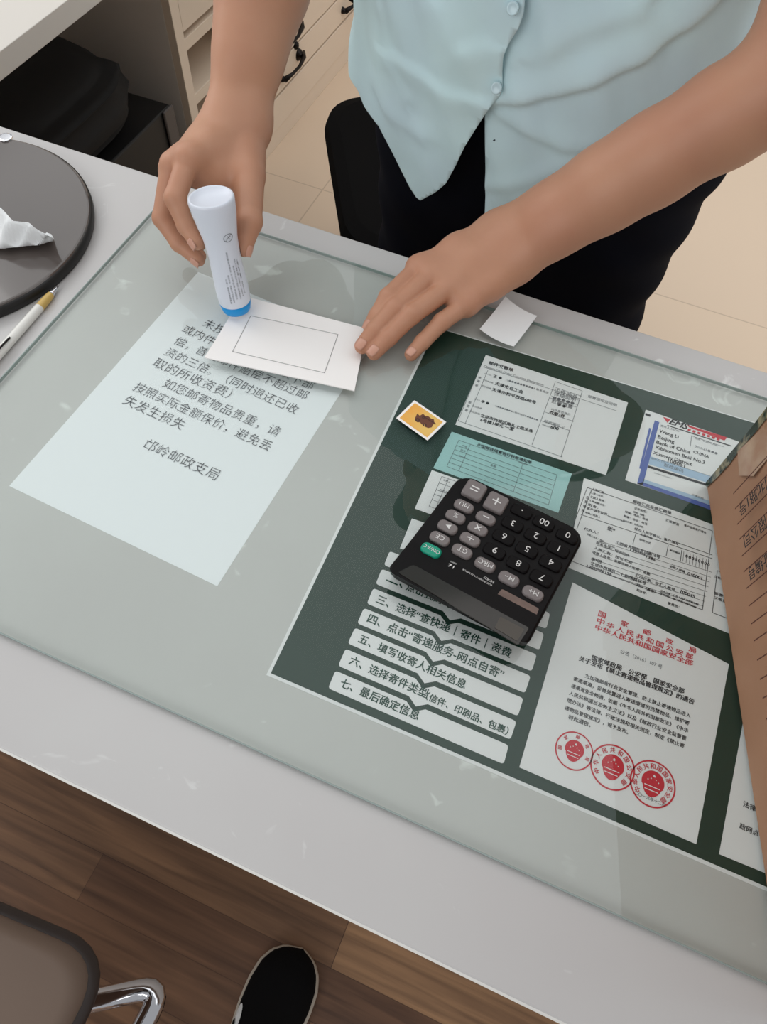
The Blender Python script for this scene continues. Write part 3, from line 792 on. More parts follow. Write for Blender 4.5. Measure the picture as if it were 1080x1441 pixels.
# key plane
kn = (cp(0, hinge, .020) - cp(0, Lk, .012)).cross(cx_).normalized()
if kn.z < 0: kn = -kn
kyv = kn.cross(cx_).normalized()         # towards the key end
ko = cp(0, Lk, .012)
def kpt(u, v, off=0): return PP(u, v, ko + kn * off, kn)
def capsule_pts(c, ax, ay, hx, hy, r, n=6):
    out = []
    for sx, sy, a0 in ((1, 1, 0), (-1, 1, 90), (-1, -1, 180), (1, -1, 270)):
        for k in range(n + 1):
            t = math.radians(a0 + 90 * k / n); out.append(c + ax * (sx * (hx - r) + r * math.cos(t)) + ay * (sy * (hy - r) + r * math.sin(t)))
    return out
tx, ty = -cx_, -kyv       # legends read from the person's side
def key(u, v, leg, hx, hy, r, m, h=.0035, size=.0065, inkm='white_ink', name='key'):
    c = kpt(u, v, h); base = c - kn * (h + .0004)
    bm = bmesh.new(); rings = []
    for off, g in ((0, 1.0), (h * .7, .97), (h * .93, .9), (h + .0004, .8)):
        rings.append([bm.verts.new(p) for p in capsule_pts(base + kn * off, cx_, kyv, hx - (1 - g) * .006, hy - (1 - g) * .006, r * g)])
    for a, b in zip(rings, rings[1:]):
        for i in range(len(a)): bm.faces.new((a[i], a[(i + 1) % len(a)], b[(i + 1) % len(a)], b[i]))
    bm.faces.new(rings[-1]); bm.faces.new(rings[0][::-1])
    k = bm_obj(name, bm, m, cal)
    p = Print(); p.text(leg, c + kn * .0003, tx, ty, .0, height=size, center=True)
    p.build('legend', M[inkm], k); return k
G = M['key_grey']; B = M['key_black']
key(668.6, 688, '=', .0092, .0094, .003, G, .004, .0155); key(699.4, 705.5, '+', .0092, .0094, .003, G, .004, .0165)
for u, v, s, z in ((653.8, 710.7, 'MU', .0062), (684.6, 727.7, '−', .012), (642, 725.5, '%', .0066), (673.3, 742.8, '×', .0125), (630.8, 740.3, '▶', .0055),
                   (662.6, 757.6, '÷', .012), (619.8, 756.3, 'CE', .0064), (651.3, 774.3, 'GT', .0064), (683.7, 793.2, 'MRC', .0062), (717.4, 813, 'M−', .0064), (751.4, 833.5, 'M+', .0064)):
    key(u, v, s, .0088, .0053, .0046, G, .003, z)
key(607.5, 772.7, 'ON/AC', .0088, .0053, .0046, M['key_green'], .003, .0046)
for u, v, s in ((735.3, 718.2, '•'), (766.5, 735, '00'), (799.6, 753.2, '0'), (722.5, 736.5, '3'), (754.9, 753.8, '2'), (787, 771.8, '1'), (710, 754.8, '6'), (742.6, 772.7, '5'), (776, 791.6, '4'),
                (697, 774.3, '9'), (730, 793, '8'), (763, 812.7, '7')):
    key(u, v, s, .0095, .0056, .0035, B, .0026, .0086 if s != '•' else .006)
p = Print()
def ktext(s, u0, v0, u1, v1, bold=0):
    a, b = kpt(u0, v0, .0004), kpt(u1, v1, .0004); ex = (b - a).normalized(); p.text(s, a, ex, kn.cross(ex), bold, width=(b - a).length)
ktext('SUNWOOD三木®', 690, 829, 643, 804, .03); ktext('ELECTRONIC CALCULATOR', 693, 823, 652, 800); ktext('EC-837', 696, 818.5, 682, 810.5); ktext('12', 640, 796.5, 632.5, 793, .02)
ktext('DIGITS', 643, 793, 635, 789)
p.build('printed_text', M['white_ink'], cal)
def kslab(name, q, m, th=.0006, r=.0015, o=None, n=None):
    pts = [PP(u, v, ko if o is None else o, kn if n is None else n) for u, v in q]
    bm = bmesh.new(); nn = kn if n is None else n
    prism(bm, [x - nn * .0005 for x in rounded(pts, r, 3)], nn * (.0005 + th)); return bm_obj(name, bm, m, cal)
kslab('solar_panel', [(706.5, 829), (759, 857), (752.5, 872.5), (697, 841)], M['solar'])
do = cp(0, hinge, .020); dn_ = (cp(0, Ld, .0265) - do).cross(cx_).normalized()
if dn_.z < 0: dn_ = -dn_
kslab('display_window', [(582, 795), (745, 884), (729, 908), (560, 806)][::1], M['screen'], .0005, .002, do, dn_)
kslab('lcd_panel', [(704, 868), (738, 886), (728, 903), (696, 884)], M['lcd'], .0008, .001, do, dn_)

# ---- glue bottle
g0 = Vector((-.3222, .4425, GT + .0065)); g1 = Vector((-.3375, .4555, .889)); gax = (g1 - g0).normalized(); gL = (g1 - g0).length
glue = empty('glue_bottle', g0, 'white upturned glue bottle with a blue band gripped in the right hand', 'glue')
bm = bmesh.new(); lathe(bm, [(.0105, 0), (.0105, .0146), (.013, .0158), (.025, .0162), (.045, .0155), (.062, .0149), (.08, .0158), (.094, .0180), (.106, .0198), (gL - .003, .0205), (gL - .0008, .0200), (gL, .0188), (gL - .0010, .0176), (gL - .003, .0155), (gL - .004, .008), (gL - .0042, 0)], g0, gax)
body = bm_obj('bottle_body', bm, M['bottle'], glue, smooth=True)
bm = bmesh.new(); lathe(bm, [(.0015, 0), (.0015, .0130), (.003, .0140), (.0115, .0156), (.0120, .0148), (.0120, 0)], g0, gax); bm_obj('blue_collar', bm, M['blue'], glue, smooth=True)
bm = bmesh.new(); lathe(bm, [(-.0012, 0), (-.0012, .006), (.0, .0085), (.0018, .009), (.0018, 0)], g0, gax, 24); bm_obj('applicator', bm, M['env'], glue, smooth=True)
# lettering wrapped on the bottle
def brad(h):
    pf = [(.0105, .0146), (.013, .0158), (.025, .0162), (.045, .0155), (.062, .0149), (.08, .0158), (.094, .0180), (.106, .0198), (.12, .0205)]
    return np.interp(h, [a for a, _ in pf], [b for _, b in pf])
vd = Vector(CPOS) - (g0 + g1) / 2; ga = (vd - gax * vd.dot(gax)).normalized(); gb_ = gax.cross(ga)   # ga faces the camera, gb_ is to its right
def bpt(h, ang): r = brad(h) + .0003; return g0 + gax * h + (ga * math.cos(ang) + gb_ * math.sin(ang)) * r
bt = Print()
def btext(s, h0, ang, width, em):
    v, f = glyphs(s); x0 = min(q.x for q in v); x1 = max(q.x for q in v); k = width / (x1 - x0)
    bt.add([bpt(h0 - (q.x - x0) * k, ang + (q.y * em) / .014) for q in v], f)
btext('高粘度液体胶水 办公学生用 环保配方', .073, .10, .05, .0016)
btext('使用方法：将瓶口向下轻压涂抹', .05, -.1, .03, .0015); btext('注意：用后请盖紧瓶盖', .046, -.28, .027, .0015)
btext('请存放于阴凉干燥处 保质期两年', .058, .33, .036, .0015); btext('执行标准 QB/T 2857', .064, .52, .04, .0015); btext('净含量 50ml', .062, .7, .036, .0015)
for k in range(32):
    t0, t1 = 2 * math.pi * k / 32, 2 * math.pi * (k + 1) / 32
    q = [(math.cos(t) * r, math.sin(t) * r) for t, r in ((t0, .0037), (t1, .0037), (t1, .0042), (t0, .0042))]
    bt.add([bpt(.0865 + a, .42 + b / .0148) for a, b in q], [(0, 1, 2, 3)])
for a0, a1 in (((-.0028, -.0028), (.0028, .0028)), ((-.002, .0012), (.002, -.0005)), ((-.0005, -.002), (.001, .002))):
    d = Vector((a1[0] - a0[0], a1[1] - a0[1])).normalized(); nx, ny = -d.y * .0002, d.x * .0002
    bt.add([bpt(.0865 + x, .42 + y / .0148) for x, y in ((a0[0] - nx, a0[1] - ny), (a1[0] - nx, a1[1] - ny), (a1[0] + nx, a1[1] + ny), (a0[0] + nx, a0[1] + ny))], [(0, 1, 2, 3)])
bt.build('printed_text', M['ink_grey'], glue)

# ---- parcel standing on its edge
pa, pb = P(995, 681, GT), P(1080, 1248, GT); pd = (pb - pa).normalized(); pn = Vector((-pd.y, pd.x, 0)) * -1   # face normal
if pn.x > 0: pn = -pn
pe = pa + pd * .40; TH = .11; HT = .30
parcel = empty('parcel', (pa + pe) / 2 - pn * TH / 2, 'brown cardboard parcel with green tape and ruled lines standing at the right edge', 'parcel')
bm = bmesh.new(); n = 24; m_ = 20; grid_v = []
for j in range(m_ + 1):
    row = []
    for i in range(n + 1):
        s, t = i / n, j / m_
        bulge = .004 * math.sin(math.pi * s) * math.sin(math.pi * t) + .0025 * math.sin(9 * s + 4 * t) * math.sin(math.pi * t) * math.sin(math.pi * s)
        row.append(bm.verts.new(pa + pd * (.40 * s) + Vector((0, 0, HT * t + .0003)) + pn * bulge))
    grid_v.append(row)
back = [[bm.verts.new(v.co - pn * TH - pn * 0) for v in r] for r in grid_v]
for j in range(m_):
    for i in range(n):
        bm.faces.new((grid_v[j][i], grid_v[j][i + 1], grid_v[j + 1][i + 1], grid_v[j + 1][i])); bm.faces.new((back[j][i], back[j + 1][i], back[j + 1][i + 1], back[j][i + 1]))
for i in range(n):
    bm.faces.new((grid_v[0][i], back[0][i], back[0][i + 1], grid_v[0][i + 1])); bm.faces.new((grid_v[m_][i], grid_v[m_][i + 1], back[m_][i + 1], back[m_][i]))
for j in range(m_):
    bm.faces.new((grid_v[j][0], grid_v[j + 1][0], back[j + 1][0], back[j][0])); bm.faces.new((grid_v[j][n], back[j][n], back[j + 1][n], grid_v[j + 1][n]))
bm_obj('carton', bm, M['kraft'], parcel, bevel=.003, seg=2)
fo = pa + pn * .009
ln = Print(); tx_ = Print(); upz = Vector((0, 0, 1))
sts = [(1032.4, 695), (1035, 716), (1038, 738), (1041, 759), (1044.6, 782.5), (1047, 805), (1051, 828), (1054, 853), (1057.7, 878), (1061.5, 902), (1066, 929), (1070, 956), (1073.7, 982.6), (1078.5, 1012)]
sp_ = [PP(u, v, fo, pn) for u, v in sts]
for a in sp_: ln.line(a, a + upz * .12, .0010, pn)
for i, s in ((1, '市东城区朝阳门北路1号'), (3, '邮政快递有限公司'), (5, '收件人电话地址编号')):
    w = (sp_[i + 1] - sp_[i]).length * .82
    v, f = glyphs(s); x1 = max(q.x for q in v); b0 = sp_[i] + (sp_[i + 1] - sp_[i]) * .1 + upz * .006
    for k, (ddx, ddy) in enumerate(((-.012, 0), (.012, 0), (0, .01))): tx_.add([b0 + pn * (2e-5 * k) + upz * ((x1 - q.x + ddx) * w) + pd * ((q.y + ddy) * w) for q in v], f)
ln.build('ruled_lines', M['ink_brown'], parcel); tx_.build('printed_text', M['ink'], parcel)
bm = bmesh.new(); random.seed(3)
pts = []
for k in range(15): pts.append((.0 + random.uniform(-.001, .001), HT * k / 14))
A_ = [bm.verts.new(pa + pd * (x - .0008) + pn * .0009 + upz * (z + .0008)) for x, z in pts]
B_ = [bm.verts.new(pa + pd * (.006 + random.uniform(-.002, .003)) + pn * .0012 + upz * (z + .0008)) for x, z in pts]
C_ = [bm.verts.new(pa - pd * .0012 - pn * .05 + upz * (z + .0008)) for x, z in pts]
for k in range(14): bm.faces.new((A_[k], B_[k], B_[k + 1], A_[k + 1])); bm.faces.new((C_[k], A_[k], A_[k + 1], C_[k + 1]))
bm_obj('green_tape', bm, M['tape'], parcel)
bm = bmesh.new()
A_ = [pa + pd * (.006 + .004 * math.sin(k)) + pn * (.0012 + .001 * math.sin(2.1 * k)) + upz * (.06 + .24 * k / 12) for k in range(13)]
B_ = [pa + pd * (.03 + .012 * math.sin(k * 1.3) + .002 * k) + pn * (.0035 + .0015 * math.sin(k * 2.7)) + upz * (.06 + .24 * k / 12) for k in range(13)]
A_ = [bm.verts.new(q) for q in A_]; B_ = [bm.verts.new(q) for q in B_]
for k in range(12): bm.faces.new((A_[k], B_[k], B_[k + 1], A_[k + 1]))
bm_obj('clear_tape', bm, M['tape_clear'], parcel, smooth=True)

# ---- round black base, tissue, pen
dc = Vector((-.664, .424, DT))
disc = empty('round_base', dc, 'glossy black round base on the left end of the counter', 'base')
bm = bmesh.new(); lathe(bm, [(.0145, 0), (.0145, .1475), (.0140, .1492), (.0128, .1502)], dc, (0, 0, 1), 128); bm_obj('top_plate', bm, M['disc'], disc, smooth=False)
bm = bmesh.new(); lathe(bm, [(.0127, .1500), (.0118, .1520), (.006, .1525), (.0012, .1515), (.0004, .150), (.0004, 0)], dc, (0, 0, 1), 128); bm_obj('rim', bm, M['disc_rim'], disc, smooth=True)
bm = bmesh.new(); lp = P(8, 194, DT + .0148)
lathe(bm, [(0, .008), (.0012, .0078), (.0016, .006), (.0016, 0)], lp, (0, 0, 1), 24); bm_obj('chrome_badge', bm, M['chrome'], disc)

bm = bmesh.new(); n = 22
tl = [P(-60, 255, DT + .05), P(0, 291, DT + .05), P(18, 311, DT + .045), P(40, 313, DT + .045), P(52, 323, DT + .04), P(76, 336, DT + .035)]
bl = [P(-60, 340, DT + .02), P(0, 350, DT + .022), P(18, 348.5, DT + .022), P(40, 346, DT + .022), P(55, 345, DT + .022), P(74, 339, DT + .024)]
def pl(L, s):
    x = s * (len(L) - 1); i = min(int(x), len(L) - 2); return L[i].lerp(L[i + 1], x - i)
vs = []
random.seed(5)
for i in range(n + 1):
    row = []
    for j in range(9):
        t = j / 8; p = pl(tl, i / n).lerp(pl(bl, i / n), t)
        p = p + Vector((0, 0, .008 * math.sin(math.pi * t) * math.sin(i * .9 + t * 3) + random.uniform(-.0003, .0003)))
        row.append(bm.verts.new(p))
    vs.append(row)
for i in range(n):
    for j in range(8): bm.faces.new((vs[i][j], vs[i + 1][j], vs[i + 1][j + 1], vs[i][j + 1]))
# folded underside reaching down to the base
und = []
for i in range(n + 1):
    a = pl(bl, i / n); und.append(bm.verts.new(Vector((a.x - .012, a.y + .012, DT + .0152 + .002 * (i / n)))))
for i in range(n): bm.faces.new((vs[i][8], vs[i + 1][8], und[i + 1], und[i]))
ti = bm_obj('paper_slip', bm, M['paper'], None, smooth=True); tag(ti, 'crumpled white paper slip lying on the round black base', 'paper')
sm = ti.modifiers.new('thickness', 'SOLIDIFY'); sm.thickness = .0003

pt, pe_ = P(82, 403, DT + .004), P(-40, 541, DT + .006); pax = (pe_ - pt).normalized(); pL = (pe_ - pt).length
pen = empty('ballpoint_pen', (pt + pe_) / 2, 'white ballpoint pen with gold grip lying between the black base and the glass', 'pen')
def pseg(name, prof, m):
    bm = bmesh.new(); lathe(bm, prof, pt, pax, 20); return bm_obj(name, bm, m, pen, smooth=True)
pseg('tip', [(0, .0004), (.002, .0007), (.003, .001), (.0032, 0)], M['iron'])
pseg('metal_cone', [(.0028, .0012), (.009, .0024), (.0135, .0034), (.0135, 0)], M['chrome'])
pseg('gold_grip', [(.0132, .0036), (.02, .0042), (.032, .0045), (.033, .0044)], M['pen_gold'])
pseg('barrel', [(.0328, .0044), (.034, .0046), (pL - .003, .0046), (pL, .003), (pL, 0)], M['pen_white'])
bm = bmesh.new(); q0 = pt + pax * (pL - .06) + Vector((0, 0, .0052)); side = pax.cross(Vector((0, 0, 1)))
tube(bm, [q0 - side * .002, q0 + pax * .01 - side * .0025 + upz * .001, q0 + pax * .05 - side * .002 + upz * .001], .001, 8); bm_obj('clip', bm, M['iron'], pen)

# ================================================================== CABINET BEHIND
cab = empty('drawer_cabinet', (-1.2, 2.2, 0), 'cream cabinet with open shelves and black drawer pulls behind the person', 'cabinet')
X0 = -1.0; Y0 = 1.335; Y1 = 3.3; ZB = 0.13; ZTOP = 0.95
def cbox(name, lo, hi, m, bevel=.001):
    bm = bmesh.new(); box(bm, lo, hi); return bm_obj(name, bm, m, cab, bevel=bevel)
cbox('plinth', (X0 - .5, Y0, 0), (X0 - .004, Y1, .05), M['cab'])
cbox('end_panel', (X0 - .5, Y0, .05), (X0 - .02, Y0 + .018, ZTOP), M['grey_side'])
cbox('front_stile', (X0 - .02, Y0, .0), (X0, Y0 + .03, ZTOP), M['cab'])
cbox('divider', (X0 - .5, 1.62, .05), (X0, 1.645, ZTOP), M['cab'])
cbox('back_panel', (X0 - .5, Y0 + .018, .05), (X0 - .42, 1.62, ZTOP), M['cab_dark'])
cbox('top_board', (X0 - .5, Y0, ZTOP), (X0 + .01, Y1, ZTOP + .03), M['cab'])
for z in (.175, .312, .43): cbox('shelf', (X0 - .45, Y0 + .03, z), (X0 - .001, 1.62, z + .024), M['cab'])
cbox('top_drawer_front', (X0 - .02, Y0 + .032, .468), (X0 - .001, 1.62, .62), M['cab'])
cbox('carcass', (X0 - .5, 1.645, .05), (X0 - .022, Y1, ZTOP), M['gap'])
def handle(par, y0, z, L=.125):
    bm = bmesh.new()
    pts = [(X0 + .012, y0, z - .006), (X0 + .02, y0 + L * .25, z - .004), (X0 + .024, y0 + L * .55, z), (X0 + .02, y0 + L * .85, z + .006), (X0 + .01, y0 + L, z + .01)]
    tube(bm, pts, [.008, .0045, .0045, .006, .004], 10)
    lathe(bm, [(0, .016), (.006, .014), (.012, .008), (.016, 0)], (X0, y0 + L * .88, z + .006), (1, 0, 0), 16)
    lathe(bm, [(0, .010), (.01, .007), (.014, 0)], (X0, y0, z - .006), (1, 0, 0), 12)
    lathe(bm, [(0, .011), (.006, .009), (.01, 0)], (X0, y0 + L * .78, z + .036), (1, 0, 0), 12)
    bm_obj('pull_handle', bm, M['iron'], par, smooth=True)
for (y0, y1) in ((1.65, 2.45), (2.455, 3.29)):
    for k, (z0_, z1_) in enumerate(((.14, .212), (.217, .29), (.295, .50), (.505, .72), (.725, ZTOP - .004))):
        d = cbox('drawer', (X0 - .02, y0, z0_), (X0, y1, z1_), M['cab'], .002)
        for yy in (y0 + .12, y0 + .53): handle(d, yy, (z0_ + z1_) / 2 + .002)
cbox('base_rail', (X0 - .02, 1.645, .05), (X0, Y1, .134), M['cab'], .002)

# ================================================================== UNDER THE RETURN DESK
bagb = bmesh.new()
bmesh.ops.create_uvsphere(bagb, u_segments=40, v_segments=24, radius=1)
random.seed(11)
for v in bagb.verts:
    c_ = v.co.copy(); s = lambda a, e: math.copysign(abs(a) ** e, a)
    v.co = Vector((s(c_.x, .5) * .20, s(c_.y, .5) * .2, s(c_.z, .5) * .062))
    v.co += Vector((.012 * math.sin(14 * c_.z + 3 * c_.x), .012 * math.sin(11 * c_.x + 2), .012 * math.sin(5 * c_.x + 1) * max(c_.z, 0)))
    v.co += Vector((-1.22, 1.03, .424))
bag = bm_obj('black_bag', bagb, M['bag'], None, smooth=True); tag(bag, 'slouched black bag lying on the computer case under the white return desk', 'bag')
bm = bmesh.new(); tube(bm, [(-1.34, .95, .46), (-1.33, .93, .51), (-1.24, .91, .54), (-1.15, .93, .51), (-1.14, .95, .46)], .012, 10); bm_obj('carry_strap', bm, M['bag'], bag, smooth=True)
pc = empty('computer_case', (-1.2, 1.03, 0), 'black computer case with a grey edge in the dark space under the return desk', 'computer')
bm = bmesh.new(); box(bm, (-1.42, .78, .004), (-1.005, 1.275, .36)); bm_obj('case', bm, M['pc'], pc, bevel=.004)
bm = bmesh.new(); box(bm, (-1.0045, 1.238, .006), (-.998, 1.275, .362)); bm_obj('front_edge', bm, M['pc_front'], pc, bevel=.003)

# ================================================================== OFFICE CHAIR
och = empty('office_chair', (-.335, 1.27, 0), 'black cushioned office chair behind the person', 'chair')
sx_, sy_ = Vector((.86, .51, 0)), Vector((-.51, .86, 0)); sc_ = Vector((-.335, 1.27, .43))
bm = bmesh.new(); ring = []
corners = [sc_ + sx_ * a * .25 + sy_ * b * .25 for a, b in ((-1, -1), (1, -1), (1, 1), (-1, 1))]
for dz, k in ((-.09, .9), (-.075, .98), (-.03, 1.0), (-.008, .97), (0, .88)):
    ring.append([bm.verts.new(sc_ + (p - sc_) * k + Vector((0, 0, dz))) for p in rounded(corners, .11, 8)])
for a, b in zip(ring, ring[1:]):
    for i in range(len(a)): bm.faces.new((a[i], a[(i + 1) % len(a)], b[(i + 1) % len(a)], b[i]))
bm.faces.new(ring[0][::-1]); bm.faces.new(ring[-1]); bm_obj('seat', bm, M['black_cloth'], och, smooth=False)
bm = bmesh.new(); ring = []
bc_ = sc_ + sy_ * .30 + Vector((0, 0, .36))
crn = [bc_ + sx_ * a * .21 + Vector((0, 0, b * .22)) for a, b in ((-1, -1), (1, -1), (1, 1), (-1, 1))]
for dy, k in ((-.03, .9), (-.015, 1), (.015, 1), (.03, .92)):
    ring.append([bm.verts.new(bc_ + (p - bc_) * k + sy_ * dy) for p in rounded(crn, .08, 6)])
for a, b in zip(ring, ring[1:]):
    for i in range(len(a)): bm.faces.new((a[i], a[(i + 1) % len(a)], b[(i + 1) % len(a)], b[i]))
bm.faces.new(ring[0][::-1]); bm.faces.new(ring[-1]); bm_obj('backrest', bm, M['black_cloth'], och)
bm = bmesh.new(); tube(bm, [sc_ + sy_ * .1 + Vector((0, 0, -.085)), sc_ + sy_ * .3 + Vector((0, 0, -.08)), sc_ + sy_ * .345 + Vector((0, 0, .0)), sc_ + sy_ * .335 + Vector((0, 0, .3))], .015, 10); bm_obj('back_bracket', bm, M['iron'], och)
bm = bmesh.new(); tube(bm, [(sc_.x, sc_.y, .09), (sc_.x, sc_.y, .40)], .025, 16); bm_obj('gas_post', bm, M['iron'], och)
for k in range(5):
    t = math.radians(20 + 72 * k); e = Vector((sc_.x + .26 * math.cos(t), sc_.y + .26 * math.sin(t), .075))
    bm = bmesh.new(); tube(bm, [(sc_.x, sc_.y, .11), e], [.022, .014], 10); lg_ = bm_obj('base_arm', bm, M['iron'], och)
    bm = bmesh.new(); q = Vector((-math.sin(t), math.cos(t), 0)); c_ = Vector((e.x, e.y, .03))
    lathe(bm, [(-.015, 0), (-.015, .026), (-.012, .03), (.012, .03), (.015, .026), (.015, 0)], c_, q, 20); bm_obj('caster', bm, M['iron'], lg_)

# ================================================================== CUSTOMER SIDE
cc = empty('visitor_chair', (-.5, -.3, 0), 'brown leather chair with chrome frame at the bottom left, customer side', 'chair')
bm = bmesh.new(); ring = []
c0 = P(146, 1352, .46); sc2_ = Vector((c0.x - .235, c0.y - .235, .46))
# seat outline
cr = [c0, P(-330, 1150, .46), P(-330, 1150, .46) + Vector((-.03, -.42, 0)), c0 + Vector((-.02, -.42, 0))]
ctr = sum(cr, Vector()) / 4
for dz, k in ((-.075, .95), (-.06, .99), (-.02, 1.0), (-.005, .975), (0, .93)):
    ring.append([bm.verts.new(ctr + (p - ctr) * k + Vector((0, 0, dz))) for p in rounded(cr, .055, 7)])
for a, b in zip(ring, ring[1:]):
    for i in range(len(a)): bm.faces.new((a[i], a[(i + 1) % len(a)], b[(i + 1) % len(a)], b[i]))
bm.faces.new(ring[0][::-1]); bm.faces.new(ring[-1]); bm_obj('seat', bm, M['leather'], cc, smooth=True)
bm = bmesh.new(); rl = [ctr + (p - ctr) * .992 + Vector((0, 0, -.028)) for p in rounded(cr, .055, 7)]
tube(bm, rl + [rl[0], rl[1]], .010, 12, cap=False); bm_obj('edge_piping', bm, M['dark_trim'], cc, smooth=True)
bm = bmesh.new(); a = c0 + Vector((-.012, -.06, -.055)); tube(bm, [a, a + Vector((-.018, -.34, 0))], .012, 12); bm_obj('seat_rail', bm, M['chrome'], cc, smooth=True)
arc = []
def sled(x, off):
    p0 = Vector((x, -.47, .40)); return p0
t0 = P(130, 1408, .30); t1 = P(222, 1391, .30)
zA = .30
q0, q1, q2, q3 = P(60, 1428, zA), P(212, 1392, zA), P(228, 1394, zA - .01), P(213, 1450, zA - .03)
def arcpts(pts, r=.03, n=6):
    out = [pts[0]]
    for i in range(1, len(pts) - 1):
        d0_, d1_ = (pts[i - 1] - pts[i]).normalized(), (pts[i + 1] - pts[i]).normalized()
        a_, b_ = pts[i] + d0_ * r, pts[i] + d1_ * r
        for k in range(n + 1):
            t = k / n; out.append(a_ * (1 - t) ** 2 + pts[i] * 2 * t * (1 - t) + b_ * t * t)
    return out + [pts[-1]]
f1 = P(232, 1386, zA)
bm = bmesh.new(); tube(bm, arcpts([P(-20, 1440, zA), f1, Vector((f1.x - .01, f1.y - .2, zA)), Vector((f1.x - .01, f1.y - .21, .013)), Vector((f1.x - .01, f1.y - .45, .013)), Vector((f1.x - .5, f1.y - .45, .013))], .03), .0125, 14)
bm_obj('tube_frame', bm, M['chrome'], cc, smooth=True)
bm = bmesh.new(); bcx = ctr + Vector((-.02, -.24, .28)); ring = []
crn = [bcx + Vector((a * .2, -.06 * (b + 1), b * .2)) for a, b in ((-1, -1), (1, -1), (1, 1), (-1, 1))]
for dy, k in ((-.03, .94), (-.01, 1), (.015, 1), (.03, .95)):
    ring.append([bm.verts.new(bcx + (p - bcx) * k + Vector((0, dy, 0))) for p in rounded(crn, .05, 6)])
for a, b in zip(ring, ring[1:]):
    for i in range(len(a)): bm.faces.new((a[i], a[(i + 1) % len(a)], b[(i + 1) % len(a)], b[i]))
bm.faces.new(ring[0][::-1]); bm.faces.new(ring[-1]); bm_obj('backrest', bm, M['leather'], cc)

# sneaker
shoe = empty('sneaker', (-.055, -.2, 0), 'black canvas sneaker with white sole and white oval patch on the wood floor', 'shoe')
tip = P(426, 1336, .04); heel_dir = (P(346, 1500, .04) - tip).normalized()
sd = -heel_dir; sr = Vector((sd.y, -sd.x, 0))
def foot_w(t):   # half widths (left,right) along length from toe 0..1
    xs = [0, .03, .08, .15, .25, .36, .5, .65, .8, .92, 1.0]
    L_ = [.0, .024, .038, .046, .0485, .046, .039, .034, .034, .029, 0]
    R_ = [.0, .022, .035, .043, .0465, .046, .042, .038, .036, .03, 0]
    return np.interp(t, xs, L_) * 1.08, np.interp(t, xs, R_) * 1.05
SL_ = .27; bm = bmesh.new(); rows = []
for i in range(41):
    t = i / 40; t = .5 - .5 * math.cos(math.pi * t); l, r = foot_w(t); o = tip + heel_dir * (SL_ * t); o.z = 0
    rows.append((o, l, r, t))
loop = [o - sr * (l + .003) for o, l, r, t in rows] + [o + sr * (r + .003) for o, l, r, t in rows[::-1][1:-1]]
cen_ = sum(loop, Vector()) / len(loop); rg = []
for z, k in ((0.0005, .97), (.004, 1.0), (.02, 1.0), (.026, .985)):
    rg.append([bm.verts.new(Vector((cen_.x + (p.x - cen_.x) * k, cen_.y + (p.y - cen_.y) * k, z))) for p in loop])
for a, b in zip(rg, rg[1:]):
    for i in range(len(a)): bm.faces.new((a[i], a[(i + 1) % len(a)], b[(i + 1) % len(a)], b[i]))
bm.faces.new(rg[0][::-1]); bm.faces.new(rg[-1]); bm_obj('sole', bm, M['sole'], shoe, smooth=True)
bm = bmesh.new(); R2 = []
def up_h(t): return np.interp(t, [0, .04, .12, .3, .45, .6, .75, .95, 1], [.026, .046, .056, .064, .078, .09, .085, .085, .07])
def upper_pt(o, l, r, t, a):
    c = math.cos(a); w = (r if c > 0 else l); return o + sr * (w * .985 * math.copysign(abs(c) ** .75, c)) + upz * (.02 + (up_h(t) - .02) * abs(math.sin(a)) ** .8)
for o, l, r, t in rows[1:-1]: R2.append([bm.verts.new(upper_pt(o, l, r, t, math.pi * k / 16)) for k in range(17)])
for a, b in zip(R2, R2[1:]):
    for i in range(16): bm.faces.new((a[i], a[i + 1], b[i + 1], b[i]))
bm.faces.new(R2[0]); bm.faces.new(R2[-1][::-1]); bm_obj('upper', bm, M['shoe'], shoe, smooth=True)
# oval patch on the left side
def on_upper(t, a, off=.0015):
    l, r = foot_w(t); o = tip + heel_dir * (SL_ * t); o.z = 0; q = upper_pt(o, l, r, t, a); m0 = o + upz * .03; return q + (q - m0).normalized() * off
pp = Print(); cc_ = (.43, math.pi - .62)
pp.add([on_upper(*cc_, .003)] + [on_upper(cc_[0] + .075 * math.cos(k * math.pi / 12), cc_[1] + .22 * math.sin(k * math.pi / 12), .0015) for k in range(24)], [(0, 1 + k, 1 + (k + 1) % 24) for k in range(24)])
pp.build('oval_patch', M['paper'], shoe)
pp = Print(); pp.add([on_upper(.455, cc_[1] + .03, .0042)] + [on_upper(.455 + .03 * math.cos(k * math.pi / 8), cc_[1] + .03 + .1 * math.sin(k * math.pi / 8), .0038) for k in range(16)], [(0, 1 + k, 1 + (k + 1) % 16) for k in range(16)])
pp.build('oval_spot', M['shoe'], shoe)

# ================================================================== PERSON
person = empty('person', (-.13, .86, 0), 'person in a pale blue shirt and dark trousers leaning over the counter gluing an envelope', 'person')
def J(u, v, z): return np.array(P(u, v, z))
def chain(js):
    return [(js[i][0], js[i + 1][0], js[i][1], js[i + 1][1]) for i in range(len(js) - 1)]
def lerp(a, b, t): return a * (1 - t) + b * t
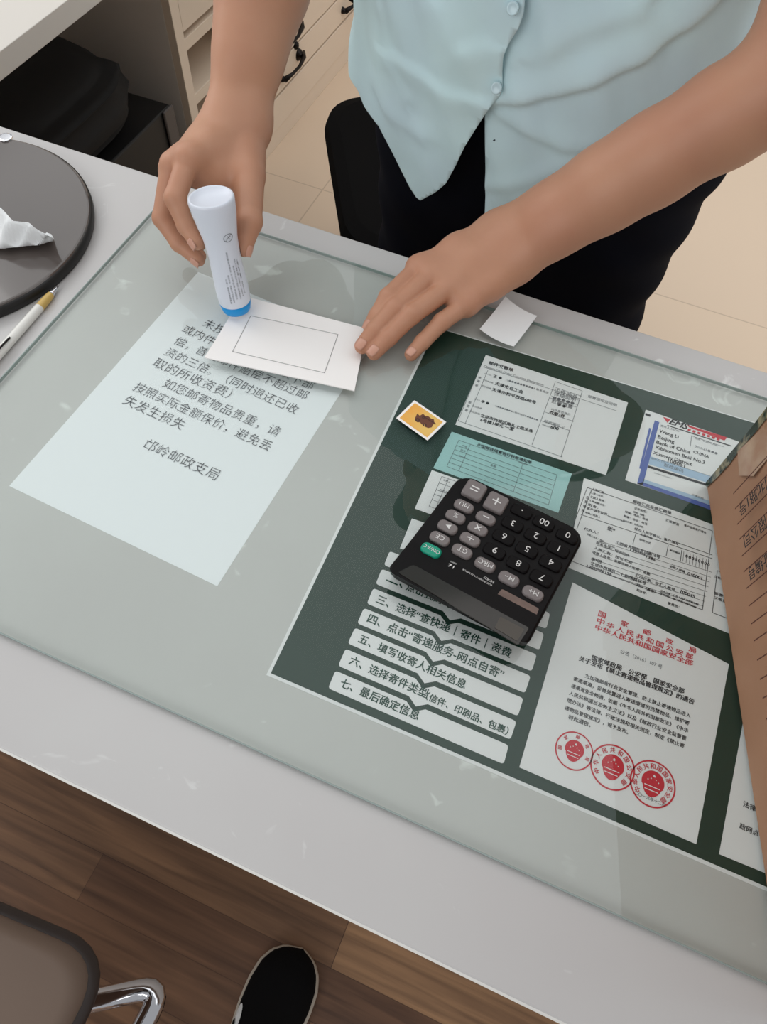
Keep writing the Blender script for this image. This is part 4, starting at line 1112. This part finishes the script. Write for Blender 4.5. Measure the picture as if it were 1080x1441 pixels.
# --- left hand (flat on the glass)
LW1, LW2 = J(700, 326, 0.8150), J(724, 372, 0.8090)
LWc = (LW1 + LW2) / 2
LE = np.array([.088, .665, .995])
lm = dict(i=J(590, 378, 0.7960), m=J(606, 389, 0.8000), r=J(630, 406, 0.7970), p=J(656, 428, 0.7880))
LF = dict(
    i=[(lm['i'], .0105), (J(547, 419, 0.7940), 0.0097), (J(531, 445, 0.7850), 0.0084), (J(521, 459, 0.7780), 0.0073)],
    m=[(lm['m'], .0108), (J(556, 434, 0.7940), 0.0099), (J(527, 466, 0.7840), 0.0087), (J(510, 487, 0.7770), 0.0077)],
    r=[(lm['r'], .0105), (J(579, 443, 0.7930), 0.0097), (J(547, 475, 0.7830), 0.0086), (J(527, 496, 0.7760), 0.0076)],
    p=[(lm['p'], .0100), (J(622, 453, 0.7840), 0.0088), (J(595, 481, 0.7770), 0.0077), (J(579, 498.5, 0.7740), 0.0067)])
LT = [(J(668, 345, 0.8030), .014), (J(620, 372, 0.7850), .011), (J(590, 393, 0.7790), .009), (J(572, 408, 0.7760), .0078)]
palmL = [(LW1, lm['i'], .0165, .0112), (LW1 * .6 + LW2 * .4, lm['m'], .0175, .0115), (LW1 * .4 + LW2 * .6, lm['r'], .0170, .0112), (LW2, lm['p'], .0165, .0105),
         (lm['i'], lm['p'], .0108, .0100), (lerp(LW1, lm['i'], .5), lerp(LW2, lm['p'], .5), .015, .0145),
         (LWc, lerp(LWc, lerp(lm['m'], lm['r'], .5), .4), .019, .017)]
_r = [.0205, .0245, .0305, .0350, .0370, .0380]
_p = [lerp(LWc, LE, k / 5) for k in range(6)]
farmL = [(LW1, lerp(LW1, LE, .5), .0170, .026), (LW2, lerp(LW2, LE, .5), .0170, .026)] + [(_p[k], _p[k + 1], _r[k], _r[k + 1]) for k in range(5)]
LS = np.array([.055, .83, 1.27])
uarmL = [(LE, lerp(LE, LS, .5), .041, .046)]
sdfL = make_sdf([(.015, .014, palmL), (.02, .02, farmL), (.02, .02, uarmL), (.006, .004, chain(LT))] + [(.0026, .003, chain(LF[k])) for k in 'imrp'])
def bbox(ps, m=.055):
    a = np.array(ps); return a.min(0) - m, a.max(0) + m
lo, hi = bbox([LW1, LE, lerp(LE, LS, .5)] + [q[0] for k in LF for q in LF[k]], .05)
netL = surface_net(sdfL, lo, hi, .0016)
# --- right hand (gripping the bottle)
RWc = J(333, 176, .878); RE = np.array([-.405, .775, 1.045]); RS = np.array([-.355, .86, 1.29])
fd = (RE - RWc) / np.linalg.norm(RE - RWc)
sidev = J(372, 186, .870) - J(294, 180, .882); sidev = sidev / np.linalg.norm(sidev)
RW1, RW2 = RWc + sidev * .012, RWc - sidev * .012
rm = dict(i=J(266, 223, .884), m=J(243, 232, .874), r=J(240, 238, .858), p=J(250, 240, .842))
RF = dict(
    i=[(rm['i'], .0108), (J(246, 279, .868), .0095), (J(262, 318, .850), .0082), (J(277, 341, .842), .0070)],
    m=[(rm['m'], .0110), (J(229, 307, .838), .0095), (J(252, 342, .824), .0082), (J(279, 365, .816), .0068)],
    r=[(rm['r'], .0105), (J(234, 306, .818), .0090), (J(258, 342, .806), .0078), (J(281, 360, .802), .0066)],
    p=[(rm['p'], .0100), (J(246, 300, .806), .0080), (J(264, 328, .797), .0070), (J(281, 345, .794), .0060)])
RT = [(J(343, 195, .868), .0170), (J(350, 247, .862), .0155), (J(351.5, 312, .850), .0115), (J(344, 350, .832), .0076)]
palmR = [(RW1, rm['i'], .0185, .0118), (RWc, rm['m'], .0185, .0118), (RW2, rm['r'], .017, .0112), (RW2, rm['p'], .016, .0105), (rm['i'], rm['p'], .0112, .0105), (J(276, 234, .872), J(342, 232, .864), .0135, .0150), (J(285, 250, .862), J(335, 252, .858), .011, .012),
         (RW1, lerp(RT[0][0], RT[1][0], .6), .018, .014), (lerp(RWc, rm['m'], .45), RT[0][0], .016, .015), (lerp(RWc, rm['i'], .6), lerp(RT[0][0], RT[1][0], .5), .013, .013)]
fr = lambda t: lerp(RWc, RE, t)
farmR = [(RW1, fr(.5) + sidev * .012, .0165, .029), (RW2, fr(.5) - sidev * .012, .0165, .029), (fr(.25), fr(.5), .026, .037), (fr(.5), fr(1.0), .040, .042)]
uarmR = [(RE, lerp(RE, RS, .5), .041, .046)]
sdfR = make_sdf([(.015, .012, palmR), (.018, .02, farmR), (.02, .02, uarmR), (.008, .004, chain(RT))] + [(.003, .003, chain(RF[k])) for k in 'imrp'])
gA, gB = np.array(g0), np.array(g1)
def sdfR2(p):   # fingers close on the bottle without entering it
    d = sdfR(p); t = np.clip(((p - gA) @ (gB - gA)) / ((gB - gA) @ (gB - gA)), -.1, 1.1)
    b = np.linalg.norm(p - gA - t[:, None] * (gB - gA), axis=1) - (brad(t * gL) + .0004)
    return np.maximum(d, -b)
lo, hi = bbox([RW1, RE, lerp(RE, RS, .5)] + [q[0] for k in RF for q in RF[k]], .05)
netR = surface_net(sdfR2, lo, hi, .0016)
# --- rest of the body
cxp = -.135
body_c = [(.03, .05, [((cxp - .07, .865, .92), (cxp - .08, .83, 1.2), .105, .10), ((cxp + .07, .865, .92), (cxp + .08, .83, 1.2), .105, .10), ((cxp - .1, .83, 1.27), (cxp + .1, .83, 1.27), .07, .07),
                      ((cxp, .83, 1.28), (cxp, .79, 1.42), .055, .05)]),
          (.03, .02, [(tuple(LS), tuple(lerp(LE, LS, .35)), .055, .044)]), (.03, .02, [(tuple(RS), tuple(lerp(RE, RS, .35)), .055, .044)]),
          (.04, .05, [((cxp - .09, .87, .88), (cxp - .10, .885, .48), .095, .06), ((cxp - .10, .885, .48), (cxp - .105, .93, .08), .058, .036)]),
          (.01, .05, [((cxp + .09, .87, .88), (cxp + .10, .885, .48), .095, .06), ((cxp + .10, .885, .48), (cxp + .105, .93, .08), .058, .036)]),
          (.02, .02, [((cxp, .76, 1.49), (cxp, .80, 1.51), .078, .088), ((cxp, .72, 1.41), (cxp, .75, 1.45), .045, .06)]),
          (.01, .01, [((cxp, .683, 1.47), (cxp, .667, 1.445), .008, .012)]),
          (.008, .01, [((cxp - .083, .785, 1.475), (cxp - .088, .79, 1.45), .012, .009)]), (.008, .01, [((cxp + .083, .785, 1.475), (cxp + .088, .79, 1.45), .012, .009)])]
netB = surface_net(make_sdf(body_c), (-.55, .55, .02), (.3, 1.08, 1.66), .009)
bodyo = net_obj('body', [netL, netR, netB], M['skin'], person)
# nails
def nail(js, hint, name='fingernail', s=.86):
    a, b = Vector(js[-2][0]), Vector(js[-1][0]); r = js[-1][1]; d = (b - a).normalized(); n = Vector(hint); n = (n - d * n.dot(d)).normalized(); w = d.cross(n)
    bm = bmesh.new(); rows = []
    for i in range(7):
        row = []
        for k in range(7):
            u_ = -1 + 2 * k / 6; v_ = -1 + 2 * i / 6
            wid = r * .78 * s * (1 - .18 * max(v_, 0) ** 2 - .25 * max(-v_, 0) ** 3); ang = u_ * wid / r
            rad = r * (1.0 + .045) - max(v_, 0) * r * .10
            row.append(bm.verts.new(b + d * (v_ * r * .82 * s + r * .1) + (n * math.cos(ang) + w * math.sin(ang)) * rad))
        rows.append(row)
    for i in range(6):
        for k in range(6): bm.faces.new((rows[i][k], rows[i][k + 1], rows[i + 1][k + 1], rows[i + 1][k]))
    o = bm_obj(name, bm, M['nail'], person, smooth=True)
    m = o.modifiers.new('thickness', 'SOLIDIFY'); m.thickness = .0007; m.offset = 0
for k in 'imrp': nail(LF[k], (0, -.35, 1))
nail(LT, (-.5, .2, 1))
vh = lambda js: Vector(CPOS) - Vector(js[-1][0])
nail(RF['i'], (-.55, -.75, .35)); nail(RF['m'], (-.6, -.7, .2)); nail(RT, (.9, .1, .3))
# face
for sx in (-1, 1):
    bm = bmesh.new(); bmesh.ops.create_uvsphere(bm, u_segments=16, v_segments=10, radius=.0125, matrix=Matrix.Translation((cxp + sx * .032, .693, 1.487))); e = bm_obj('eye', bm, M['eye'], person, smooth=True)
    bm = bmesh.new(); bmesh.ops.create_uvsphere(bm, u_segments=12, v_segments=8, radius=.006, matrix=Matrix.Translation((cxp + sx * .032, .685, 1.482))); bm_obj('iris', bm, M['iris'], e, smooth=True)
bm = bmesh.new(); tube(bm, [(cxp - .024, .690, 1.41), (cxp, .678, 1.408), (cxp + .024, .690, 1.41)], [.002, .006, .002], 8); bm_obj('mouth', bm, M['lip'], person, smooth=True)
hair = net_obj('hair', [surface_net(make_sdf([(.02, .02, [((cxp, .80, 1.53), (cxp, .83, 1.50), .088, .092), ((cxp, .86, 1.48), (cxp, .88, 1.40), .06, .045), ((cxp - .05, .75, 1.56), (cxp + .05, .75, 1.56), .045, .045)])]), (-.35, .65, 1.3), (.1, 1.0, 1.66), .006)], M['hair'], person)

# --- trousers
pl_ = make_sdf([(.03, .05, [((cxp - .095, .855, .86), (cxp - .105, .875, .50), .112, .085), ((cxp - .105, .875, .50), (cxp - .11, .92, .07), .083, .07)]),
                (.025, .05, [((cxp + .115, .855, .86), (cxp + .12, .875, .50), .115, .09), ((cxp + .12, .875, .50), (cxp + .12, .92, .07), .083, .07)]),
                (.04, .04, [((cxp - .08, .86, .88), (cxp + .09, .86, .88), .112, .115)]),
                (.012, .02, [((cxp + .16, .845, .865), (cxp + .175, .845, .80), .055, .050)])])
def pants_f(p): return np.maximum(pl_(p) + .0025 * np.sin(p[:, 2] * 70 + p[:, 0] * 20) * np.sin(p[:, 0] * 45 + 1), np.maximum(p[:, 2] - .97, .045 - p[:, 2]))
net_obj('trousers', [surface_net(pants_f, (-.42, .68, .02), (.2, 1.05, 1.0), .007)], M['pants'], person)
for sx in (-1, 1):
    s_ = make_sdf([(.02, .02, [((cxp + sx * .12, .95, .045), (cxp + sx * .13, .80, .035), .04, .034), ((cxp + sx * .12, .95, .055), (cxp + sx * .12, .93, .08), .04, .04)])])
    net_obj('shoe', [surface_net(lambda p: np.maximum(s_(p), .002 - p[:, 2]), (cxp + sx * .12 - .08, .72, -.02), (cxp + sx * .12 + .09, 1.05, .15), .006)], M['shoe'], person)

# --- shirt: a tube of cloth around the torso, cut along hem and front opening
zs_ = [.58, .70, .78, .85, .92, 1.0, 1.1, 1.2, 1.27, 1.33, 1.375]
cyv = [.865, .865, .863, .858, .848, .832, .815, .805, .805, .81, .815]
av = [.225, .225, .222, .215, .205, .196, .192, .2, .205, .15, .075]
bv = [.14, .14, .14, .14, .137, .132, .13, .125, .105, .085, .065]
cxv = [-.135] * 11
def torso(th, z, off):
    cy = np.interp(z, zs_, cyv); a = np.interp(z, zs_, av) + off; b = np.interp(z, zs_, bv) + off; cx = np.interp(z, zs_, cxv)
    c, s = np.cos(th), np.sin(th); e = .86
    return np.stack([cx + a * np.sign(c) * np.abs(c) ** e, cy - b * np.sign(s) * np.abs(s) ** e, z], -1)
def seg_fold(x, z, pts, amp, wa, wb):
    """a fold running along a polyline (x,z): soft on its upper side, crisp below"""
    best = None; sd_ = None
    for (x0, z0), (x1, z1) in zip(pts, pts[1:]):
        dx, dz = x1 - x0, z1 - z0; L2 = dx * dx + dz * dz
        t = np.clip(((x - x0) * dx + (z - z0) * dz) / L2, 0, 1); ex, ez_ = x - x0 - t * dx, z - z0 - t * dz
        d = np.hypot(ex, ez_); s = np.sign(dx * ez_ - dz * ex)
        if best is None: best, sd_ = d, s * d
        else: m = d < best; best = np.where(m, d, best); sd_ = np.where(m, s * d, sd_)
    return amp * np.where(sd_ > 0, np.exp(-(sd_ / wa) ** 2), np.exp(-(sd_ / wb) ** 2))
def F2(*px): return [(PY(u, v, .725).x, PY(u, v, .725).z) for u, v in px]
FR = [(F2((700, 128), (760, 122), (830, 103), (900, 68), (960, 25), (1010, -20)), .009, .028, .004),
      (F2((712, 150), (790, 195), (850, 205)), .004, .016, .006), (F2((760, 60), (830, 20), (900, -10)), .004, .02, .010), (F2((690, 255), (740, 250), (800, 225)), .003, .012, .008)]
FL = [(F2((700, 128), (655, 122), (610, 98), (570, 80)), .0045, .016, .006), (F2((705, 50), (660, 60), (640, 0)), .004, .02, .01),
      (F2((585, 135), (560, 80), (550, 20)), .0045, .016, .008), (F2((535, 130), (560, 160), (610, 185)), .003, .014, .01)]
NT, NZ = 260, 230
def cloth(off, folds, seed):
    th = np.linspace(0, 2 * np.pi, NT + 1)[:-1] - np.pi / 2; z = np.linspace(.60, 1.372, NZ)
    T, Z = np.meshgrid(th, z, indexing='ij'); T = T.ravel(); Z = Z.ravel()
    p = torso(T, Z, 0)
    w = .0022 * np.sin(9 * p[:, 0] * 10 + 30 * Z + seed) * np.sin(Z * 38 + seed) + .0012 * np.sin(160 * p[:, 0] + 60 * Z)
    front = (np.sin(T) > -.2)
    for pts, amp, wa, wb in folds: w = w + front * seg_fold(p[:, 0], p[:, 2], pts, amp, wa, wb)
    q = torso(T, Z, off + w * 1.0)
    f = []
    for i in range(NT):
        for j in range(NZ - 1):
            a = i * NZ + j; b = ((i + 1) % NT) * NZ + j; f.append((a, a + 1, b + 1)); f.append((a, b + 1, b))
    return q, f, T
def clip(V, Fc, g):
    """keep g>0, cutting triangles exactly on g=0"""
    out_v = []; out_f = []; vm = {}; em = {}
    def gv(i):
        if i not in vm: vm[i] = len(out_v); out_v.append(V[i])
        return vm[i]
    def ge(i, j):
        k = (min(i, j), max(i, j))
        if k not in em: t = g[i] / (g[i] - g[j]); em[k] = len(out_v); out_v.append(V[i] + (V[j] - V[i]) * t)
        return em[k]
    for f in Fc:
        s = [g[i] > 0 for i in f]
        if all(s): out_f.append(tuple(gv(i) for i in f)); continue
        if not any(s): continue
        pl__ = []
        for k in range(3):
            i, j = f[k], f[(k + 1) % 3]
            if g[i] > 0: pl__.append(gv(i))
            if (g[i] > 0) != (g[j] > 0): pl__.append(ge(i, j))
        if len(pl__) >= 3: out_f.append(tuple(pl__))
    return np.array(out_v), out_f
def poly_sd(x, z, pts):
    """signed distance to polygon (x,z), positive inside"""
    d = np.full(len(x), 1e9); ins = np.zeros(len(x), bool); n = len(pts)
    for i in range(n):
        x0, z0 = pts[i]; x1, z1 = pts[(i + 1) % n]; dx, dz = x1 - x0, z1 - z0
        t = np.clip(((x - x0) * dx + (z - z0) * dz) / max(dx * dx + dz * dz, 1e-12), 0, 1)
        d = np.minimum(d, np.hypot(x - x0 - t * dx, z - z0 - t * dz))
        c_ = ((z0 > z) != (z1 > z)) & (x < (x1 - x0) * (z - z0) / (z1 - z0 + 1e-12) + x0); ins ^= c_
    return np.where(ins, d, -d)
def front_pt(u, v, off):
    """where the sight line through a measured point meets the front of the cloth"""
    d = ray(u, v); ts = np.linspace(.45, 1.1, 1300); q = CPOS + ts[:, None] * d
    z = q[:, 2]; cy = np.interp(z, zs_, cyv); a = np.interp(z, zs_, av) + off; b = np.interp(z, zs_, bv) + off; cx = np.interp(z, zs_, cxv)
    k = np.abs((q[:, 0] - cx) / a) ** (2 / .86) + np.abs((q[:, 1] - cy) / b) ** (2 / .86)
    i = np.argmax(k < 1)
    if not (k < 1).any(): i = np.argmin(k)
    return float(q[i][0]), float(q[i][2])
def build_shirt():
    vs = []; fs = []
    # left flap in the picture (over), offset further out
    q, f, T = cloth(.016, FL, 0.3)
    edge = [(741, -40), (738, 5), (737, 20), (730, 40), (716, 62), (709, 80), (707, 100), (707, 125), (705, 133), (690, 150), (672, 178), (655, 205), (642, 232), (628, 258), (612, 270), (594, 281.5), (590, 282),
            (576, 262), (562, 236), (548, 207), (534, 178), (522, 160), (512, 146), (504, 128)]
    # the opening edge lies on the cloth; the hem then rounds the hip and runs level across the back
    E_ = [front_pt(u, v, .016) for u, v in edge]
    hz = E_[-1][1]
    front_poly = [(E_[0][0], 1.45)] + E_ + [(-.45, hz), (-.45, 1.45)]
    gf = poly_sd(q[:, 0], q[:, 2], front_poly)
    gb = np.minimum(q[:, 2] - hz, (cxp - q[:, 0]) + .004)
    g = np.where(np.sin(T) > 0, gf, gb)
    V, Fc = clip(q, f, g); vs.append(V); fs.append(Fc)
    # right panel (under)
    q, f, T = cloth(.006, FR, 2.1)
    edge = [(683, -60), (683, 60), (683, 165), (683, 311), (700, 318), (740, 322), (790, 290), (850, 262), (905, 232), (960, 196)]
    E_ = [front_pt(u, v, .006) for u, v in edge]
    hz = E_[-1][1]
    front_poly = [(E_[1][0], 1.45)] + E_[1:] + [(.2, hz), (.2, 1.45)]
    gf = poly_sd(q[:, 0], q[:, 2], front_poly)
    gb = np.minimum(q[:, 2] - hz, (q[:, 0] - cxp) + .004)
    g = np.where(np.sin(T) > 0, gf, gb)
    V, Fc = clip(q, f, g); vs.append(V); fs.append(Fc)
    # short sleeves
    for S_, Ee in ((LS, LE), (RS, RE)):
        bm_v = []; ax = (Ee - S_) / np.linalg.norm(Ee - S_); a = np.cross(ax, [0, 1, 0]); a /= np.linalg.norm(a); b = np.cross(ax, a); n = 40; m = 16; ff = []
        for j in range(m):
            t = -.04 + .16 * j / (m - 1)
            for k in range(n):
                w = 2 * np.pi * k / n; r = .062 + .010 * j / (m - 1) + .0025 * np.sin(5 * w + j * .4)
                bm_v.append(S_ + ax * t + (a * np.cos(w) + b * np.sin(w)) * r)
        for j in range(m - 1):
            for k in range(n): ff.append((j * n + k, j * n + (k + 1) % n, (j + 1) * n + (k + 1) % n, (j + 1) * n + k))
        vs.append(np.array(bm_v)); fs.append(ff)
    n = 0; F_ = []; 
    for V, Fc in zip(vs, fs): F_ += [tuple(i + n for i in f) for f in Fc]; n += len(V)
    o = link_mesh('shirt', np.concatenate(vs), F_, M['shirt'], person, smooth=True)
    s = o.modifiers.new('cloth_thickness', 'SOLIDIFY'); s.thickness = .0012; s.offset = 0
    return o
shirt = build_shirt()
def on_shirt(u, v, off):
    x, z = front_pt(u, v, off); d = ray(u, v); t = (z - CPOS[2]) / d[2]; return Vector(CPOS + d * t)
def button(u, v, r=.0055):
    p = on_shirt(u, v, .021); n = (Vector(CPOS) - p).normalized(); n = Vector((0, -.93, .36))
    bm = bmesh.new(); lathe(bm, [(-.002, 0), (-.002, r), (.0006, r), (.0014, r * .9), (.0010, r * .7), (.0008, 0)], p, n, 24)
    bm_obj('button', bm, M['button'], person if False else shirt, smooth=True)
button(722, 12); button(699, 124)
for (u0, v0, u1, v1) in ((818, 119, 826, 120.5), (837, 113, 839, 113.5), (694.5, 198, 697, 197.5)):
    a, b = on_shirt(u0, v0, .0095), on_shirt(u1, v1, .0095)
    bm = bmesh.new(); tube(bm, [a, a.lerp(b, .5) + upz * .0006, b], .0006, 6); bm_obj('pen_mark', bm, M['ink_stain'], shirt)

bpy.data.objects.remove(_to)
